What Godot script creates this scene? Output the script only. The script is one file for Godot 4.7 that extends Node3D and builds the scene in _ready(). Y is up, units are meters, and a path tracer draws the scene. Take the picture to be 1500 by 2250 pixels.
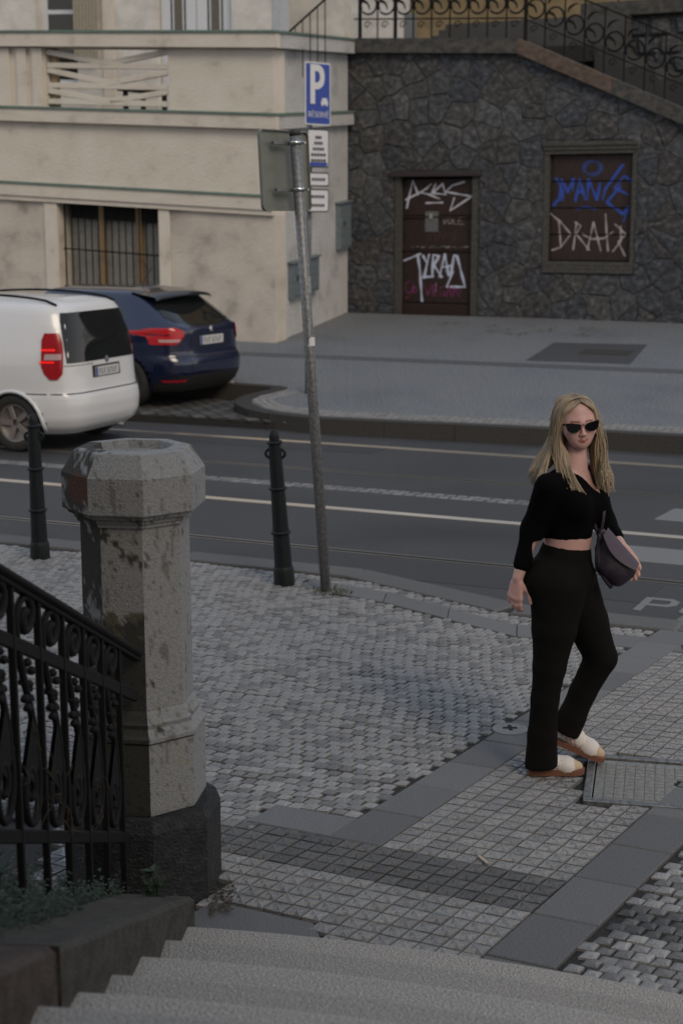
extends Node3D

var rng := RandomNumberGenerator.new()
var mats := {}
var names := {}

# ---------- helpers: naming, tagging ----------
func numbered(called: String) -> String:
	var n: int = names.get(called, 0)
	names[called] = n + 1
	return called if n == 0 else "%s_%03d" % [called, n]

func thing(called: String, label: String, category: String, at := Vector3.ZERO, turn := 0.0, group := "") -> Node3D:
	var o := Node3D.new()
	o.name = numbered(called)
	add_child(o)
	o.position = at
	o.rotation.y = turn
	tag(o, label, category, group)
	return o

func tag(o: Node, label: String, category := "", group := "", kind := "") -> void:
	if label: o.set_meta("label", label)
	if category: o.set_meta("category", category)
	if group: o.set_meta("group", group)
	if kind: o.set_meta("kind", kind)

func structure(called: String, label: String) -> Node3D:
	var o := Node3D.new()
	o.name = numbered(called)
	add_child(o)
	o.set_meta("kind", "structure")
	o.set_meta("label", label)
	o.set_meta("category", called.replace("_", " "))
	return o

func obj(called: String, st, m: Material, parent: Node = self) -> MeshInstance3D:
	var o := MeshInstance3D.new()
	o.name = called if parent != self else numbered(called)
	if st is SurfaceTool:
		st.generate_normals()
		o.mesh = st.commit()
	else:
		o.mesh = st
	o.material_override = m
	parent.add_child(o, true)
	return o

# ---------- helpers: mesh ----------
func S(smooth := false) -> SurfaceTool:
	var st := SurfaceTool.new()
	st.begin(Mesh.PRIMITIVE_TRIANGLES)
	st.set_smooth_group(0 if smooth else -1)
	return st

func tri(st: SurfaceTool, a: Vector3, b: Vector3, c: Vector3) -> void:
	st.add_vertex(a); st.add_vertex(b); st.add_vertex(c)

func quad(st: SurfaceTool, a: Vector3, b: Vector3, c: Vector3, d: Vector3) -> void:
	tri(st, a, b, c); tri(st, a, c, d)

# quad whose front looks along hint
func quadh(st: SurfaceTool, a: Vector3, b: Vector3, c: Vector3, d: Vector3, hint: Vector3) -> void:
	if (c - a).cross(b - a).dot(hint) >= 0.0: quad(st, a, b, c, d)
	else: quad(st, a, d, c, b)

func trih(st: SurfaceTool, a: Vector3, b: Vector3, c: Vector3, hint: Vector3) -> void:
	if (c - a).cross(b - a).dot(hint) >= 0.0: tri(st, a, b, c)
	else: tri(st, a, c, b)

# eight corners: p[0..3] one face in order, p[4..7] the face opposite
func hexa(st: SurfaceTool, p: Array) -> void:
	var m := Vector3.ZERO
	for q in p: m += q
	m /= 8.0
	for f in [[0, 1, 2, 3], [4, 5, 6, 7], [0, 1, 5, 4], [1, 2, 6, 5], [2, 3, 7, 6], [3, 0, 4, 7]]:
		var c: Vector3 = (p[f[0]] + p[f[1]] + p[f[2]] + p[f[3]]) / 4.0
		quadh(st, p[f[0]], p[f[1]], p[f[2]], p[f[3]], c - m)

# box from half axes, with its long edges chamfered by ch
func box(st: SurfaceTool, o: Vector3, x: Vector3, y: Vector3, z: Vector3, ch := 0.0) -> void:
	if ch <= 0.0:
		hexa(st, [o - x - y - z, o + x - y - z, o + x + y - z, o - x + y - z, o - x - y + z, o + x - y + z, o + x + y + z, o - x + y + z])
		return
	var lx := 1.0 - ch / maxf(x.length(), ch * 1.01)
	var ly := 1.0 - ch / maxf(y.length(), ch * 1.01)
	var lz := 1.0 - ch / maxf(z.length(), ch * 1.01)
	var ax := [x, y, z]
	var sh := [lx, ly, lz]
	for k in 3:
		for s in [-1.0, 1.0]:
			var u: Vector3 = ax[(k + 1) % 3] * sh[(k + 1) % 3]
			var v: Vector3 = ax[(k + 2) % 3] * sh[(k + 2) % 3]
			var n: Vector3 = ax[k] * s
			quadh(st, o + n - u - v, o + n + u - v, o + n + u + v, o + n - u + v, n)
	for k in 3:
		for s in [-1.0, 1.0]:
			for t in [-1.0, 1.0]:
				var a: Vector3 = ax[(k + 1) % 3] * s
				var b: Vector3 = ax[(k + 2) % 3] * t
				var l: Vector3 = ax[k] * sh[k]
				var a2: Vector3 = a * sh[(k + 1) % 3]
				var b2: Vector3 = b * sh[(k + 2) % 3]
				quadh(st, o + a + b2 - l, o + a + b2 + l, o + a2 + b + l, o + a2 + b - l, a + b)
	for s in [-1.0, 1.0]:
		for t in [-1.0, 1.0]:
			for w in [-1.0, 1.0]:
				var a: Vector3 = x * s
				var b: Vector3 = y * t
				var c: Vector3 = z * w
				trih(st, o + a + b * ly + c * lz, o + a * lx + b + c * lz, o + a * lx + b * ly + c, a + b + c)

func bx(st: SurfaceTool, o: Vector3, size: Vector3, ch := 0.0) -> void:
	box(st, o, Vector3(size.x / 2, 0, 0), Vector3(0, size.y / 2, 0), Vector3(0, 0, size.z / 2), ch)

# bar with a rectangular section between two points
func bar(st: SurfaceTool, a: Vector3, b: Vector3, wide: float, thick: float, up := Vector3.UP, ch := 0.0) -> void:
	var d := (b - a) / 2.0
	var side := d.cross(up).normalized()
	var u := side.cross(d).normalized()
	box(st, (a + b) / 2.0, d, u * thick / 2.0, side * wide / 2.0, ch)

func tube(st: SurfaceTool, pts: Array, r, sides := 8, caps := true, flat := 1.0) -> void:
	var n := pts.size()
	var rings := []
	var ref := Vector3.UP
	for i in n:
		var t: Vector3 = (pts[mini(i + 1, n - 1)] - pts[maxi(i - 1, 0)]).normalized()
		if i == 0:
			ref = Vector3.UP if absf(t.y) < 0.9 else Vector3.RIGHT
		var u := (ref - t * ref.dot(t)).normalized()
		ref = u
		var v := t.cross(u)
		var rr: float = r[i] if r is Array else r
		var ring := []
		for k in sides:
			var a := TAU * k / sides
			ring.append(pts[i] + u * cos(a) * rr + v * sin(a) * rr * flat)
		rings.append(ring)
	for i in n - 1:
		for k in sides:
			var k2 := (k + 1) % sides
			quad(st, rings[i][k], rings[i][k2], rings[i + 1][k2], rings[i + 1][k])
	if caps:
		for k in range(1, sides - 1):
			tri(st, rings[0][0], rings[0][k + 1], rings[0][k])
			tri(st, rings[n - 1][0], rings[n - 1][k], rings[n - 1][k + 1])

# profile of [radius, height] turned about the axis up at o
func lathe(st: SurfaceTool, o: Vector3, prof: Array, sides := 24, turn := 0.0, up := Vector3.UP, close := true) -> void:
	var x := up.cross(Vector3.BACK if absf(up.z) < 0.9 else Vector3.RIGHT).normalized()
	var z := x.cross(up).normalized()
	for i in prof.size() - 1:
		for k in sides:
			var a0 := turn + TAU * k / sides
			var a1 := turn + TAU * (k + 1) / sides
			var d0 := x * cos(a0) + z * sin(a0)
			var d1 := x * cos(a1) + z * sin(a1)
			var p: Vector3 = o + up * prof[i][1] + d0 * prof[i][0]
			var q: Vector3 = o + up * prof[i][1] + d1 * prof[i][0]
			var r: Vector3 = o + up * prof[i + 1][1] + d1 * prof[i + 1][0]
			var s: Vector3 = o + up * prof[i + 1][1] + d0 * prof[i + 1][0]
			if prof[i + 1][0] < 1e-5: tri(st, p, q, r)
			elif prof[i][0] < 1e-5: tri(st, p, r, s)
			else: quad(st, p, q, r, s)
	if close and prof[0][0] > 1e-5:
		for k in range(1, sides - 1):
			var l := []
			for j in [0, k, k + 1]:
				var a: float = turn + TAU * j / sides
				l.append(o + up * prof[0][1] + (x * cos(a) + z * sin(a)) * prof[0][0])
			trih(st, l[0], l[1], l[2], -up)

# flat polygon (x, z) raised into a slab between y0 and y1
func slab(st: SurfaceTool, poly: Array, y0: float, y1: float, ch := 0.0) -> void:
	var p2 := PackedVector2Array()
	for p in poly: p2.append(Vector2(p.x, p.y))
	var idx := Geometry2D.triangulate_polygon(p2)
	var c := Vector2.ZERO
	for p in p2: c += p
	c /= p2.size()
	var top := []
	for p in p2:
		top.append(p + (c - p).normalized() * ch * 1.4)
	for i in range(0, idx.size(), 3):
		trih(st, v3(top[idx[i]], y1), v3(top[idx[i + 1]], y1), v3(top[idx[i + 2]], y1), Vector3.UP)
	var n := p2.size()
	for i in n:
		var j := (i + 1) % n
		var m := (p2[i] + p2[j]) / 2.0 - c
		quadh(st, v3(p2[i], y0), v3(p2[j], y0), v3(p2[j], y1 - ch), v3(p2[i], y1 - ch), v3(m, 0))
		if ch > 0.0:
			quadh(st, v3(p2[i], y1 - ch), v3(p2[j], y1 - ch), v3(top[j], y1), v3(top[i], y1), v3(m, 0.3))

func v3(p: Vector2, y: float) -> Vector3:
	return Vector3(p.x, y, p.y)

func text(s: String, size: float, depth := 0.004, font := "Droid Sans", weight := 400) -> TextMesh:
	var t := TextMesh.new()
	var f := SystemFont.new()
	f.font_names = PackedStringArray([font])
	f.font_weight = weight
	t.font = f
	t.text = s
	t.font_size = 64
	t.pixel_size = size / 46.0
	t.depth = depth
	return t

# ---------- helpers: materials (base colours are linear reflectances) ----------
func lin(r: float, g: float, b: float) -> Color:
	return Color(r, g, b).linear_to_srgb()

func noise(freq: float, octaves: int, sd: int, type := FastNoiseLite.TYPE_SIMPLEX_SMOOTH) -> FastNoiseLite:
	var n := FastNoiseLite.new()
	n.noise_type = type
	n.frequency = freq
	n.seed = sd
	n.fractal_octaves = octaves
	n.fractal_gain = 0.55
	return n

func ramp_tex(cols: Array, offs: Array, freq: float, octaves := 5, sd := 1, size := 512, type := FastNoiseLite.TYPE_SIMPLEX_SMOOTH) -> NoiseTexture2D:
	var g := Gradient.new()
	g.offsets = PackedFloat32Array(offs)
	var c := PackedColorArray()
	for k in cols: c.append(k.linear_to_srgb())
	g.colors = c
	var t := NoiseTexture2D.new()
	t.width = size; t.height = size
	t.seamless = true
	t.noise = noise(freq, octaves, sd, type)
	t.color_ramp = g
	return t

func bump_tex(freq: float, octaves := 4, strength := 4.0, sd := 7, size := 512, type := FastNoiseLite.TYPE_SIMPLEX_SMOOTH) -> NoiseTexture2D:
	var t := NoiseTexture2D.new()
	t.width = size; t.height = size
	t.seamless = true
	t.as_normal_map = true
	t.bump_strength = strength
	t.noise = noise(freq, octaves, sd, type)
	return t

# surface with a two or three tone noise, in world scale: tile metres per repeat
func surf(key: String, cols: Array, offs: Array, tile: float, freq: float, rough := 0.85, bump := 0.0, bfreq := 0.1, octaves := 5, btile := 0.0) -> StandardMaterial3D:
	if mats.has(key): return mats[key]
	var m := StandardMaterial3D.new()
	m.albedo_texture = ramp_tex(cols, offs, freq, octaves, hash(key) % 1000)
	m.roughness = rough
	m.uv1_triplanar = true
	m.uv1_world_triplanar = true
	m.uv1_scale = Vector3.ONE / tile
	m.vertex_color_use_as_albedo = true
	if bump > 0.0:
		m.normal_enabled = true
		m.normal_texture = bump_tex(bfreq, 4, bump, hash(key) % 777)
	mats[key] = m
	return m

func plain(key: String, c: Color, rough := 0.6, metal := 0.0, coat := 0.0) -> StandardMaterial3D:
	if mats.has(key): return mats[key]
	var m := StandardMaterial3D.new()
	m.albedo_color = c.linear_to_srgb()
	m.roughness = rough
	m.metallic = metal
	m.vertex_color_use_as_albedo = true
	if coat > 0.0:
		m.clearcoat_enabled = true
		m.clearcoat = coat
		m.clearcoat_roughness = 0.05
	mats[key] = m
	return m

func tinted(m: StandardMaterial3D, k: float, key: String) -> StandardMaterial3D:
	if mats.has(key): return mats[key]
	var d: StandardMaterial3D = m.duplicate()
	d.albedo_color = Color(k, k, k).linear_to_srgb()
	mats[key] = d
	return d

func C3(r: float, g: float, b: float) -> Color:
	return Color(r, g, b)

# ---------- the scene ----------
func _ready() -> void:
	rng.seed = 20240607
	var cam := Camera3D.new()
	cam.name = "camera"
	cam.position = Vector3(0, 2.45, 0)
	cam.rotation_degrees = Vector3(-11.2264, 0, 0)
	cam.fov = 37.6494
	cam.near = 0.1
	cam.far = 400.0
	var lens := CameraAttributesPhysical.new()
	lens.frustum_focal_length = 52.8
	lens.frustum_focus_distance = 6.75
	lens.exposure_aperture = 3.2
	cam.attributes = lens
	add_child(cam)
	cam.fov = 37.6494
	cam.current = true

	var env := Environment.new()
	env.background_mode = Environment.BG_SKY
	var sm := ProceduralSkyMaterial.new()
	sm.sky_top_color = Color(0.61, 0.67, 0.75)
	sm.sky_horizon_color = Color(0.95, 0.91, 0.86)
	sm.sky_curve = 0.22
	sm.ground_bottom_color = Color(0.20, 0.19, 0.18)
	sm.ground_horizon_color = Color(0.45, 0.42, 0.40)
	sm.energy_multiplier = 1.0
	var sky := Sky.new()
	sky.sky_material = sm
	env.sky = sky
	env.tonemap_mode = Environment.TONE_MAPPER_LINEAR
	env.tonemap_exposure = 1.27
	env.sdfgi_enabled = true
	env.ssao_enabled = true
	env.ssil_enabled = true
	var we := WorldEnvironment.new()
	we.name = "world_environment"
	we.environment = env
	add_child(we)

	var sun := DirectionalLight3D.new()
	sun.name = "sun"
	sun.light_energy = 0.36
	sun.light_angular_distance = 25.0
	sun.light_color = Color(1.0, 0.93, 0.84)
	sun.shadow_enabled = true
	add_child(sun)
	sun.look_at_from_position(Vector3(3.0, 6.0, 7.0), Vector3.ZERO)

	materials()
	build_plaza()
	build_road()
	build_far_pavement()
	build_house()
	build_stone_wall()
	build_upper_terrace()
	build_shade_hedge()
	build_shade_house()
	build_steps()
	build_pillar()
	build_railing()
	build_plants()
	build_street_furniture()
	build_van()
	build_car()
	build_person()
	build_litter()

func materials() -> void:
	surf("asphalt", [C3(.034, .035, .038), C3(.056, .057, .061), C3(.09, .09, .094)], [0.25, 0.5, 0.8], 0.9, 0.16, 0.62, 6.0, 0.2)
	surf("granite", [C3(.14, .14, .14), C3(.245, .243, .24), C3(.37, .365, .358)], [0.25, 0.5, 0.78], 0.35, 0.09, 0.36, 5.0, 0.12)
	surf("slab_stone", [C3(.105, .104, .105), C3(.142, .141, .142), C3(.178, .176, .176)], [0.25, 0.5, 0.8], 0.6, 0.12, 0.72, 3.0, 0.2)
	surf("step_stone", [C3(.165, .151, .134), C3(.335, .31, .277), C3(.53, .49, .44)], [0.3, 0.5, 0.72], 1.1, 0.3, 0.8, 3.0, 0.2, 3)
	surf("joint", [C3(.016, .016, .016), C3(.036, .034, .032)], [0.3, 0.7], 0.5, 0.06, 0.95)
	surf("kerb_stone", [C3(.09, .089, .088), C3(.13, .129, .127), C3(.17, .167, .163)], [0.25, 0.5, 0.8], 0.5, 0.1, 0.75, 4.0, 0.15)
	surf("kerb_dark", [C3(.022, .021, .019), C3(.036, .034, .031), C3(.06, .056, .052)], [0.25, 0.5, 0.8], 0.6, 0.06, 0.85, 5.0, 0.1)
	surf("far_paving", [C3(.085, .091, .100), C3(.175, .184, .196), C3(.28, .29, .30)], [0.3, 0.5, 0.7], 1.4, 0.09, 0.6, 9.0, 0.07, 3)
	surf("stucco", [C3(.42, .38, .325), C3(.585, .535, .465), C3(.63, .58, .51), C3(.66, .61, .545)], [0.06, 0.22, 0.5, 0.85], 3.2, 0.010, 0.92, 1.0, 0.12, 7)
	surf("stucco_dirty", [C3(.28, .255, .22), C3(.46, .42, .37), C3(.53, .485, .43), C3(.58, .535, .475)], [0.12, 0.32, 0.5, 0.8], 3.4, 0.008, 0.92, 1.0, 0.12, 7)
	surf("stucco_pale", [C3(.34, .335, .33), C3(.48, .48, .48), C3(.53, .535, .545)], [0.15, 0.38, 0.8], 3.0, 0.006, 0.92, 3.0, 0.12, 6)  # same house stucco, cool sky light painted into the side wall colour
	surf("stucco_white", [C3(.55, .53, .50), C3(.68, .66, .63)], [0.3, 0.7], 2.0, 0.01, 0.9, 1.5, 0.1)
	surf("ochre", [C3(.20, .15, .08), C3(.27, .205, .115)], [0.3, 0.7], 2.0, 0.01, 0.9)
	surf("copper", [C3(.09, .15, .125), C3(.16, .24, .20)], [0.3, 0.7], 0.8, 0.03, 0.7)
	surf("mortar", [C3(.034, .035, .037), C3(.068, .070, .073), C3(.15, .152, .156)], [0.28, 0.55, 0.88], 1.2, 0.03, 0.95, 4.0, 0.06, 6)
	for k in 6:
		var t: Array = [C3(.048, .054, .066), C3(.064, .069, .079), C3(.068, .069, .069), C3(.082, .086, .093), C3(.054, .054, .056), C3(.102, .106, .113)]
		var c: Color = t[k]
		surf("rubble%d" % k, [c * 0.42, c * 0.8, c * 1.25, C3(.18, .185, .192)], [0.2, 0.42, 0.66, 0.92], 1.3, 0.022, 0.9, 4.0, 0.05, 6)
	surf("coping", [C3(.035, .036, .036), C3(.065, .064, .06), C3(.10, .09, .08)], [0.25, 0.5, 0.8], 1.4, 0.015, 0.9, 5.0, 0.06, 6)
	surf("coping_red", [C3(.06, .045, .036), C3(.10, .07, .055), C3(.13, .10, .085)], [0.25, 0.5, 0.8], 1.0, 0.015, 0.9, 5.0, 0.06, 6)
	surf("sandstone", [C3(.024, .021, .017), C3(.044, .040, .034), C3(.062, .056, .049)], [0.2, 0.5, 0.85], 0.8, 0.02, 0.9, 4.0, 0.1, 6)
	surf("sandstone_red", [C3(.028, .020, .014), C3(.050, .035, .027), C3(.066, .049, .039)], [0.2, 0.5, 0.85], 0.8, 0.02, 0.9, 4.0, 0.1, 6)
	surf("pillar_stone", [C3(.18, .18, .178), C3(.235, .236, .235), C3(.262, .263, .262), C3(.29, .29, .288)], [0.2, 0.36, 0.55, 0.85], 0.5, 0.06, 0.85, 4.0, 0.12, 6)
	surf("pillar_soot", [C3(.016, .015, .013), C3(.03, .027, .022), C3(.055, .048, .036)], [0.25, 0.5, 0.8], 0.6, 0.015, 0.9, 6.0, 0.08, 6)
	surf("plinth_stone", [C3(.010, .011, .0125), C3(.020, .021, .0225), C3(.055, .055, .055)], [0.3, 0.6, 0.95], 0.6, 0.02, 0.8, 6.0, 0.08, 6)
	surf("iron", [C3(.005, .005, .0055), C3(.010, .010, .0105)], [0.3, 0.7], 0.3, 0.05, 0.6, 3.0, 0.15)
	mats.iron.metallic_specular = 0.3
	surf("soil", [C3(.014, .011, .008), C3(.04, .032, .024)], [0.3, 0.7], 0.4, 0.05, 1.0, 8.0, 0.1)
	surf("bollard_paint", [C3(.005, .0075, .009), C3(.010, .0135, .0155)], [0.3, 0.7], 0.5, 0.05, 0.5, 1.5, 0.2)
	mats.bollard_paint.metallic_specular = 0.35
	surf("galvanised", [C3(.12, .125, .13), C3(.19, .195, .20), C3(.25, .255, .26)], [0.25, 0.5, 0.8], 0.5, 0.03, 0.5)
	mats["galvanised"].metallic = 0.55
	surf("sign_back", [C3(.14, .15, .135), C3(.17, .18, .16)], [0.3, 0.7], 0.8, 0.01, 0.45)
	surf("door_wood", [C3(.020, .010, .008), C3(.032, .016, .013)], [0.3, 0.7], 0.6, 0.03, 0.6)
	surf("frame_stone", [C3(.045, .045, .042), C3(.08, .077, .07)], [0.3, 0.7], 0.8, 0.02, 0.9, 4.0, 0.08)
	surf("box_metal", [C3(.12, .15, .17), C3(.16, .20, .22)], [0.3, 0.7], 0.8, 0.02, 0.5)
	surf("cast_iron", [C3(.16, .16, .15), C3(.24, .237, .225)], [0.3, 0.7], 0.5, 0.03, 0.55)
	plain("rail_glint", C3(.88, .76, .62), 0.28, 1.0)  # warm sky glint put into the steel colour of two rails
	plain("rail_dull", C3(.30, .28, .26), 0.4, 0.8)
	plain("paint_white", C3(.17, .17, .172), 0.7)
	plain("white_paint_door", C3(.62, .64, .68), 0.5)
	plain("sign_white", C3(.62, .63, .66), 0.45)
	plain("sign_blue", C3(.018, .055, .33), 0.4)
	plain("print_black", C3(.03, .03, .035), 0.6)
	plain("clamp_steel", C3(.6, .6, .6), 0.25, 1.0)
	plain("glass_dark", C3(.012, .014, .014), 0.04)
	plain("black_gap", C3(.004, .004, .004), 0.9)

# ---------- plaza ----------
const GA := Vector2(0.9085, 0.4179)      # along a row of paving
const GB := Vector2(0.540, -0.8417)      # from row to row
const KERB := [Vector2(-9.0, -13.95), Vector2(-2.657, -11.434), Vector2(-1.109, -10.824), Vector2(0.16, -10.26), Vector2(1.135, -9.308), Vector2(2.093, -8.903), Vector2(5.0, -7.63)]

func nose(i: float, x: float) -> float:     # where the edge of step i lies
	var z0 := [-4.573, -4.203, -3.829, -3.466, -3.123, -2.81, -2.48, -2.15, -1.82, -1.49]
	return z0[int(i)] + 0.195 * (x + 0.2) + 0.1 * (x + 0.2) * (x + 0.2)

func kerb_z(x: float) -> float:
	for i in KERB.size() - 1:
		if x <= KERB[i + 1].x:
			var t: float = (x - KERB[i].x) / (KERB[i + 1].x - KERB[i].x)
			return lerpf(KERB[i].y, KERB[i + 1].y, t)
	return KERB[-1].y

func ab(p: Vector2) -> Vector2:             # a point in row coordinates
	var det := GA.x * GB.y - GA.y * GB.x
	return Vector2((p.x * GB.y - p.y * GB.x) / det, (GA.x * p.y - GA.y * p.x) / det)

func on_grid(a: float, b: float) -> Vector2:
	return GA * a + GB * b

# one rough stone: rounded edges, slightly domed, no two alike
func stone(st: SurfaceTool, o: Vector3, x: Vector3, z: Vector3, top: float, inset: float, dome: float, r: RandomNumberGenerator, jit := 0.12) -> void:
	var lo := []
	var mid := []
	var up := []
	for s in [[-1, -1], [1, -1], [1, 1], [-1, 1]]:
		var jx := r.randf_range(-jit, jit)
		var jz := r.randf_range(-jit, jit)
		var c: Vector3 = x * (s[0] + jx) + z * (s[1] + jz)
		var y := top + r.randf_range(-0.002, 0.002)
		lo.append(o + c * 1.02 + Vector3(0, -0.02, 0))
		mid.append(o + c + Vector3(0, y - inset, 0))
		up.append(o + c * (1.0 - inset * 1.6 / x.length()) + Vector3(0, y, 0))
	var m: Vector3 = o + Vector3(0, top + dome, 0) + x * r.randf_range(-0.3, 0.3) + z * r.randf_range(-0.3, 0.3)
	for k in 4:
		var j := (k + 1) % 4
		quad(st, lo[k], lo[j], mid[j], mid[k])
		quad(st, mid[k], mid[j], up[j], up[k])
		tri(st, up[k], up[j], m)

# one relief tile: a raised cross from corner to corner, hollows between
func relief(st: SurfaceTool, o: Vector3, x: Vector3, z: Vector3, r: RandomNumberGenerator) -> void:
	var c := []
	for s in [[-1, -1], [1, -1], [1, 1], [-1, 1]]:
		c.append(o + x * s[0] + z * s[1] + Vector3(0, r.randf_range(-0.0015, 0.0015), 0))
	var m := o + Vector3(0, 0.004 + r.randf_range(-0.002, 0.002), 0)
	for k in 4:
		var j := (k + 1) % 4
		var a: Vector3 = c[k]
		var b: Vector3 = c[j]
		var e: Vector3 = (a + b) / 2.0 + Vector3(0, -0.001, 0)
		var h: Vector3 = e.lerp(m, 0.42) + Vector3(0, -0.0095 + r.randf_range(-0.004, 0.005), 0)
		quad(st, a + Vector3(0, -0.03, 0), b + Vector3(0, -0.03, 0), b, a)
		tri(st, a, e, h); tri(st, e, b, h)
		tri(st, b, m, h); tri(st, m, a, h)

func in_frame(p: Vector3) -> bool:
	var q := p - Vector3(0, 2.45, 0)
	var d := q.dot(Vector3(0, -0.19469, -0.98087))
	var u := q.dot(Vector3(0, 0.98087, -0.19469))
	return d > 0.1 and absf(q.x / d) < 0.225 and absf(u / d) < 0.338

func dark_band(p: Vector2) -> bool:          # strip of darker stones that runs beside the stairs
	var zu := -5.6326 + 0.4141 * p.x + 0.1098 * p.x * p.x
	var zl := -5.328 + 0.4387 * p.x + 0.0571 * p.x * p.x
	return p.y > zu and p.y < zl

func build_plaza() -> void:
	var pl := structure("plaza_pavement", "grey cobbled plaza with slab strips and relief tiles at the stair foot")
	var st := S()
	var poly := []
	for k in KERB: poly.append(k + Vector2(0.05, 0.12))
	poly.append(Vector2(5.0, -3.2)); poly.append(Vector2(-0.3, -4.2)); poly.append(Vector2(-9.0, -4.2))
	slab(st, poly, -0.2, -0.016)
	obj("bedding", st, mats.joint, pl)
	# kerb along the road
	for i in KERB.size() - 1:
		var a: Vector2 = KERB[i]
		var b: Vector2 = KERB[i + 1]
		var n := maxi(1, roundi(a.distance_to(b) / 0.95))
		var inn := (b - a).normalized().orthogonal() * -0.24
		if inn.y < 0: inn = -inn
		for k in n:
			var p := a.lerp(b, (k + 0.004) / n)
			var q := a.lerp(b, (k + 0.996) / n)
			var s := S()
			var y := 0.006 + rng.randf_range(-0.003, 0.003)
			slab(s, [p, q, q + inn, p + inn], -0.18, y, 0.012)
			obj("kerb_stone", s, tinted(mats.kerb_stone, rng.randf_range(0.85, 1.05), "ks%d" % (k % 3)), pl)
	# slabs
	var slabs := []
	var bands := []
	var p1 := ab(Vector2(-0.051, -5.657))
	for k in 12:
		var b0 := p1.y + k * 0.335
		slabs.append([on_grid(p1.x, b0 + .003), on_grid(p1.x + .222, b0 + .003), on_grid(p1.x + .222, b0 + .332), on_grid(p1.x, b0 + .332)])
	bands.append(Rect2(p1.x - 0.03, p1.y, 0.25, 12 * 0.335))
	var p2 := ab(Vector2(0.487, -4.682))
	for k in range(-1, 6):
		var b0 := p2.y + k * 0.36
		slabs.append([on_grid(p2.x, b0 + .003), on_grid(p2.x + .238, b0 + .003), on_grid(p2.x + .238, b0 + .357), on_grid(p2.x, b0 + .357)])
	bands.append(Rect2(p2.x, p2.y - 0.4, 0.265, 2.52))
	slabs.append([Vector2(-.384, -5.818), Vector2(-.279, -5.993), Vector2(.062, -5.842), Vector2(-.047, -5.664)])
	var lone := PackedVector2Array(slabs[-1])
	slabs.append([Vector2(-.56, -4.96), Vector2(-.46, -5.08), Vector2(-.10, -4.91), Vector2(-.02, -4.58), Vector2(-.56, -4.58)])
	var foot := PackedVector2Array(slabs[-1])
	# slab strip inside the kerb
	var inner := [Vector2(-0.22, -10.0), Vector2(0.297, -9.62), Vector2(1.065, -8.82), Vector2(1.982, -8.50), Vector2(3.4, -7.95)]
	var inner_poly := PackedVector2Array()
	for q in inner: inner_poly.append(q)
	for i in inner.size() - 1:
		var a: Vector2 = inner[i]
		var b: Vector2 = inner[i + 1]
		var w := Vector2(-0.03, 0.25)
		var n := maxi(1, roundi(a.distance_to(b) / 0.6))
		for k in n:
			var p := a.lerp(b, (k + .005) / n)
			var q := a.lerp(b, (k + .995) / n)
			slabs.append([p, q, q + w, p + w])
	for i in range(inner.size() - 1, -1, -1): inner_poly.append(inner[i] + Vector2(-0.03, 0.25))
	for s in slabs:
		var m := S()
		slab(m, s, -0.05, rng.randf_range(-0.001, 0.003), 0.004)
		obj("paving_slab", m, tinted(mats.slab_stone, [0.82, 0.94, 1.05, 1.16][rng.randi() % 4], "sl%d" % (rng.randi() % 4)), pl)
	# cobbles and relief tiles
	var cob := []
	var til := []
	for row in range(-34, 180):
		for c in range(-168, 90):
			var a := c * 0.0640 + (0.032 if row % 2 == 0 else 0.0) + sin(row * 12.9) * 0.014
			var b := row * 0.0590 + 0.02 * sin(a * 1.7 + 0.6 * sin(row * 0.11)) + 0.006 * sin(a * 7.0 + row)
			var p := on_grid(a, b)
			if not ok_spot(p, bands, a, b, lone, foot, inner_poly): continue
			if tile_zone(p, p1, p2, a, b): continue
			cob.append(Vector3(p.x, 0, p.y))
	var a0 := p1.x + 0.226
	var tp := (p2.x - 0.003 - a0) / 10.0
	for row in range(-40, 60):
		for c in range(-30, 14):
			var a := a0 + tp * (c + 0.5)
			var b := p1.y + tp * (row + 0.5)
			var p := on_grid(a, b)
			if not ok_spot(p, bands, a, b, lone, foot, inner_poly): continue
			if not tile_zone(p, p1, p2, a, b): continue
			if absf((p - Vector2(1.50, -6.215)).dot(Vector2(0.978, 0.208))) < 0.46 and absf((p - Vector2(1.50, -6.215)).dot(Vector2(-0.208, 0.978))) < 0.31: continue
			til.append(Vector3(p.x, 0, p.y))
	lay(pl, cob, "cobble", 0.0640, 0.0590, false)
	lay(pl, til, "relief_tile", tp, tp, true)
	# utility hatch with its frame and lid, and the round drain lid
	var ho := Vector2(1.50, -6.215)
	var hx := Vector2(0.94, 0.20).normalized()
	var hz := Vector2(-0.20, 0.94).normalized()
	var fr := S()
	for e in [[hx, hz, 0.425, 0.27], [hx, hz, 0.425, -0.27], [hz, hx, 0.255, 0.41], [hz, hx, 0.255, -0.41]]:
		var c: Vector2 = ho + e[1] * e[3]
		box(fr, v3(c, -0.012), v3(e[0] * e[2], 0), Vector3(0, 0.02, 0), v3(e[1] * 0.018, 0), 0.004)
	var h := thing("utility_hatch", "rectangular grid-patterned metal hatch lid set in the paving by the shoes", "hatch")
	obj("frame", fr, mats.galvanised, h)
	var lid := S()
	box(lid, v3(ho, -0.02), v3(hx * 0.385, 0), Vector3(0, 0.016, 0), v3(hz * 0.243, 0))
	obj("lid", lid, mats.cast_iron, h)
	var st2 := S()
	for i in 16:
		for j in 11:
			var q := ho + hx * (-0.325 + i * 0.0433) + hz * (-0.195 + j * 0.039)
			if absf(i - 7.5) < 1.1 and absf(j - 5.0) < 1.6: continue
			box(st2, v3(q, -0.003), v3(hx * 0.0195, 0), Vector3(0, 0.003, 0), v3(hz * 0.0165, 0), 0.002)
	var pad := obj("tread_pads", st2, mats.cast_iron, h)
	pad.set_meta("kind", "stuff")
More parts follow.
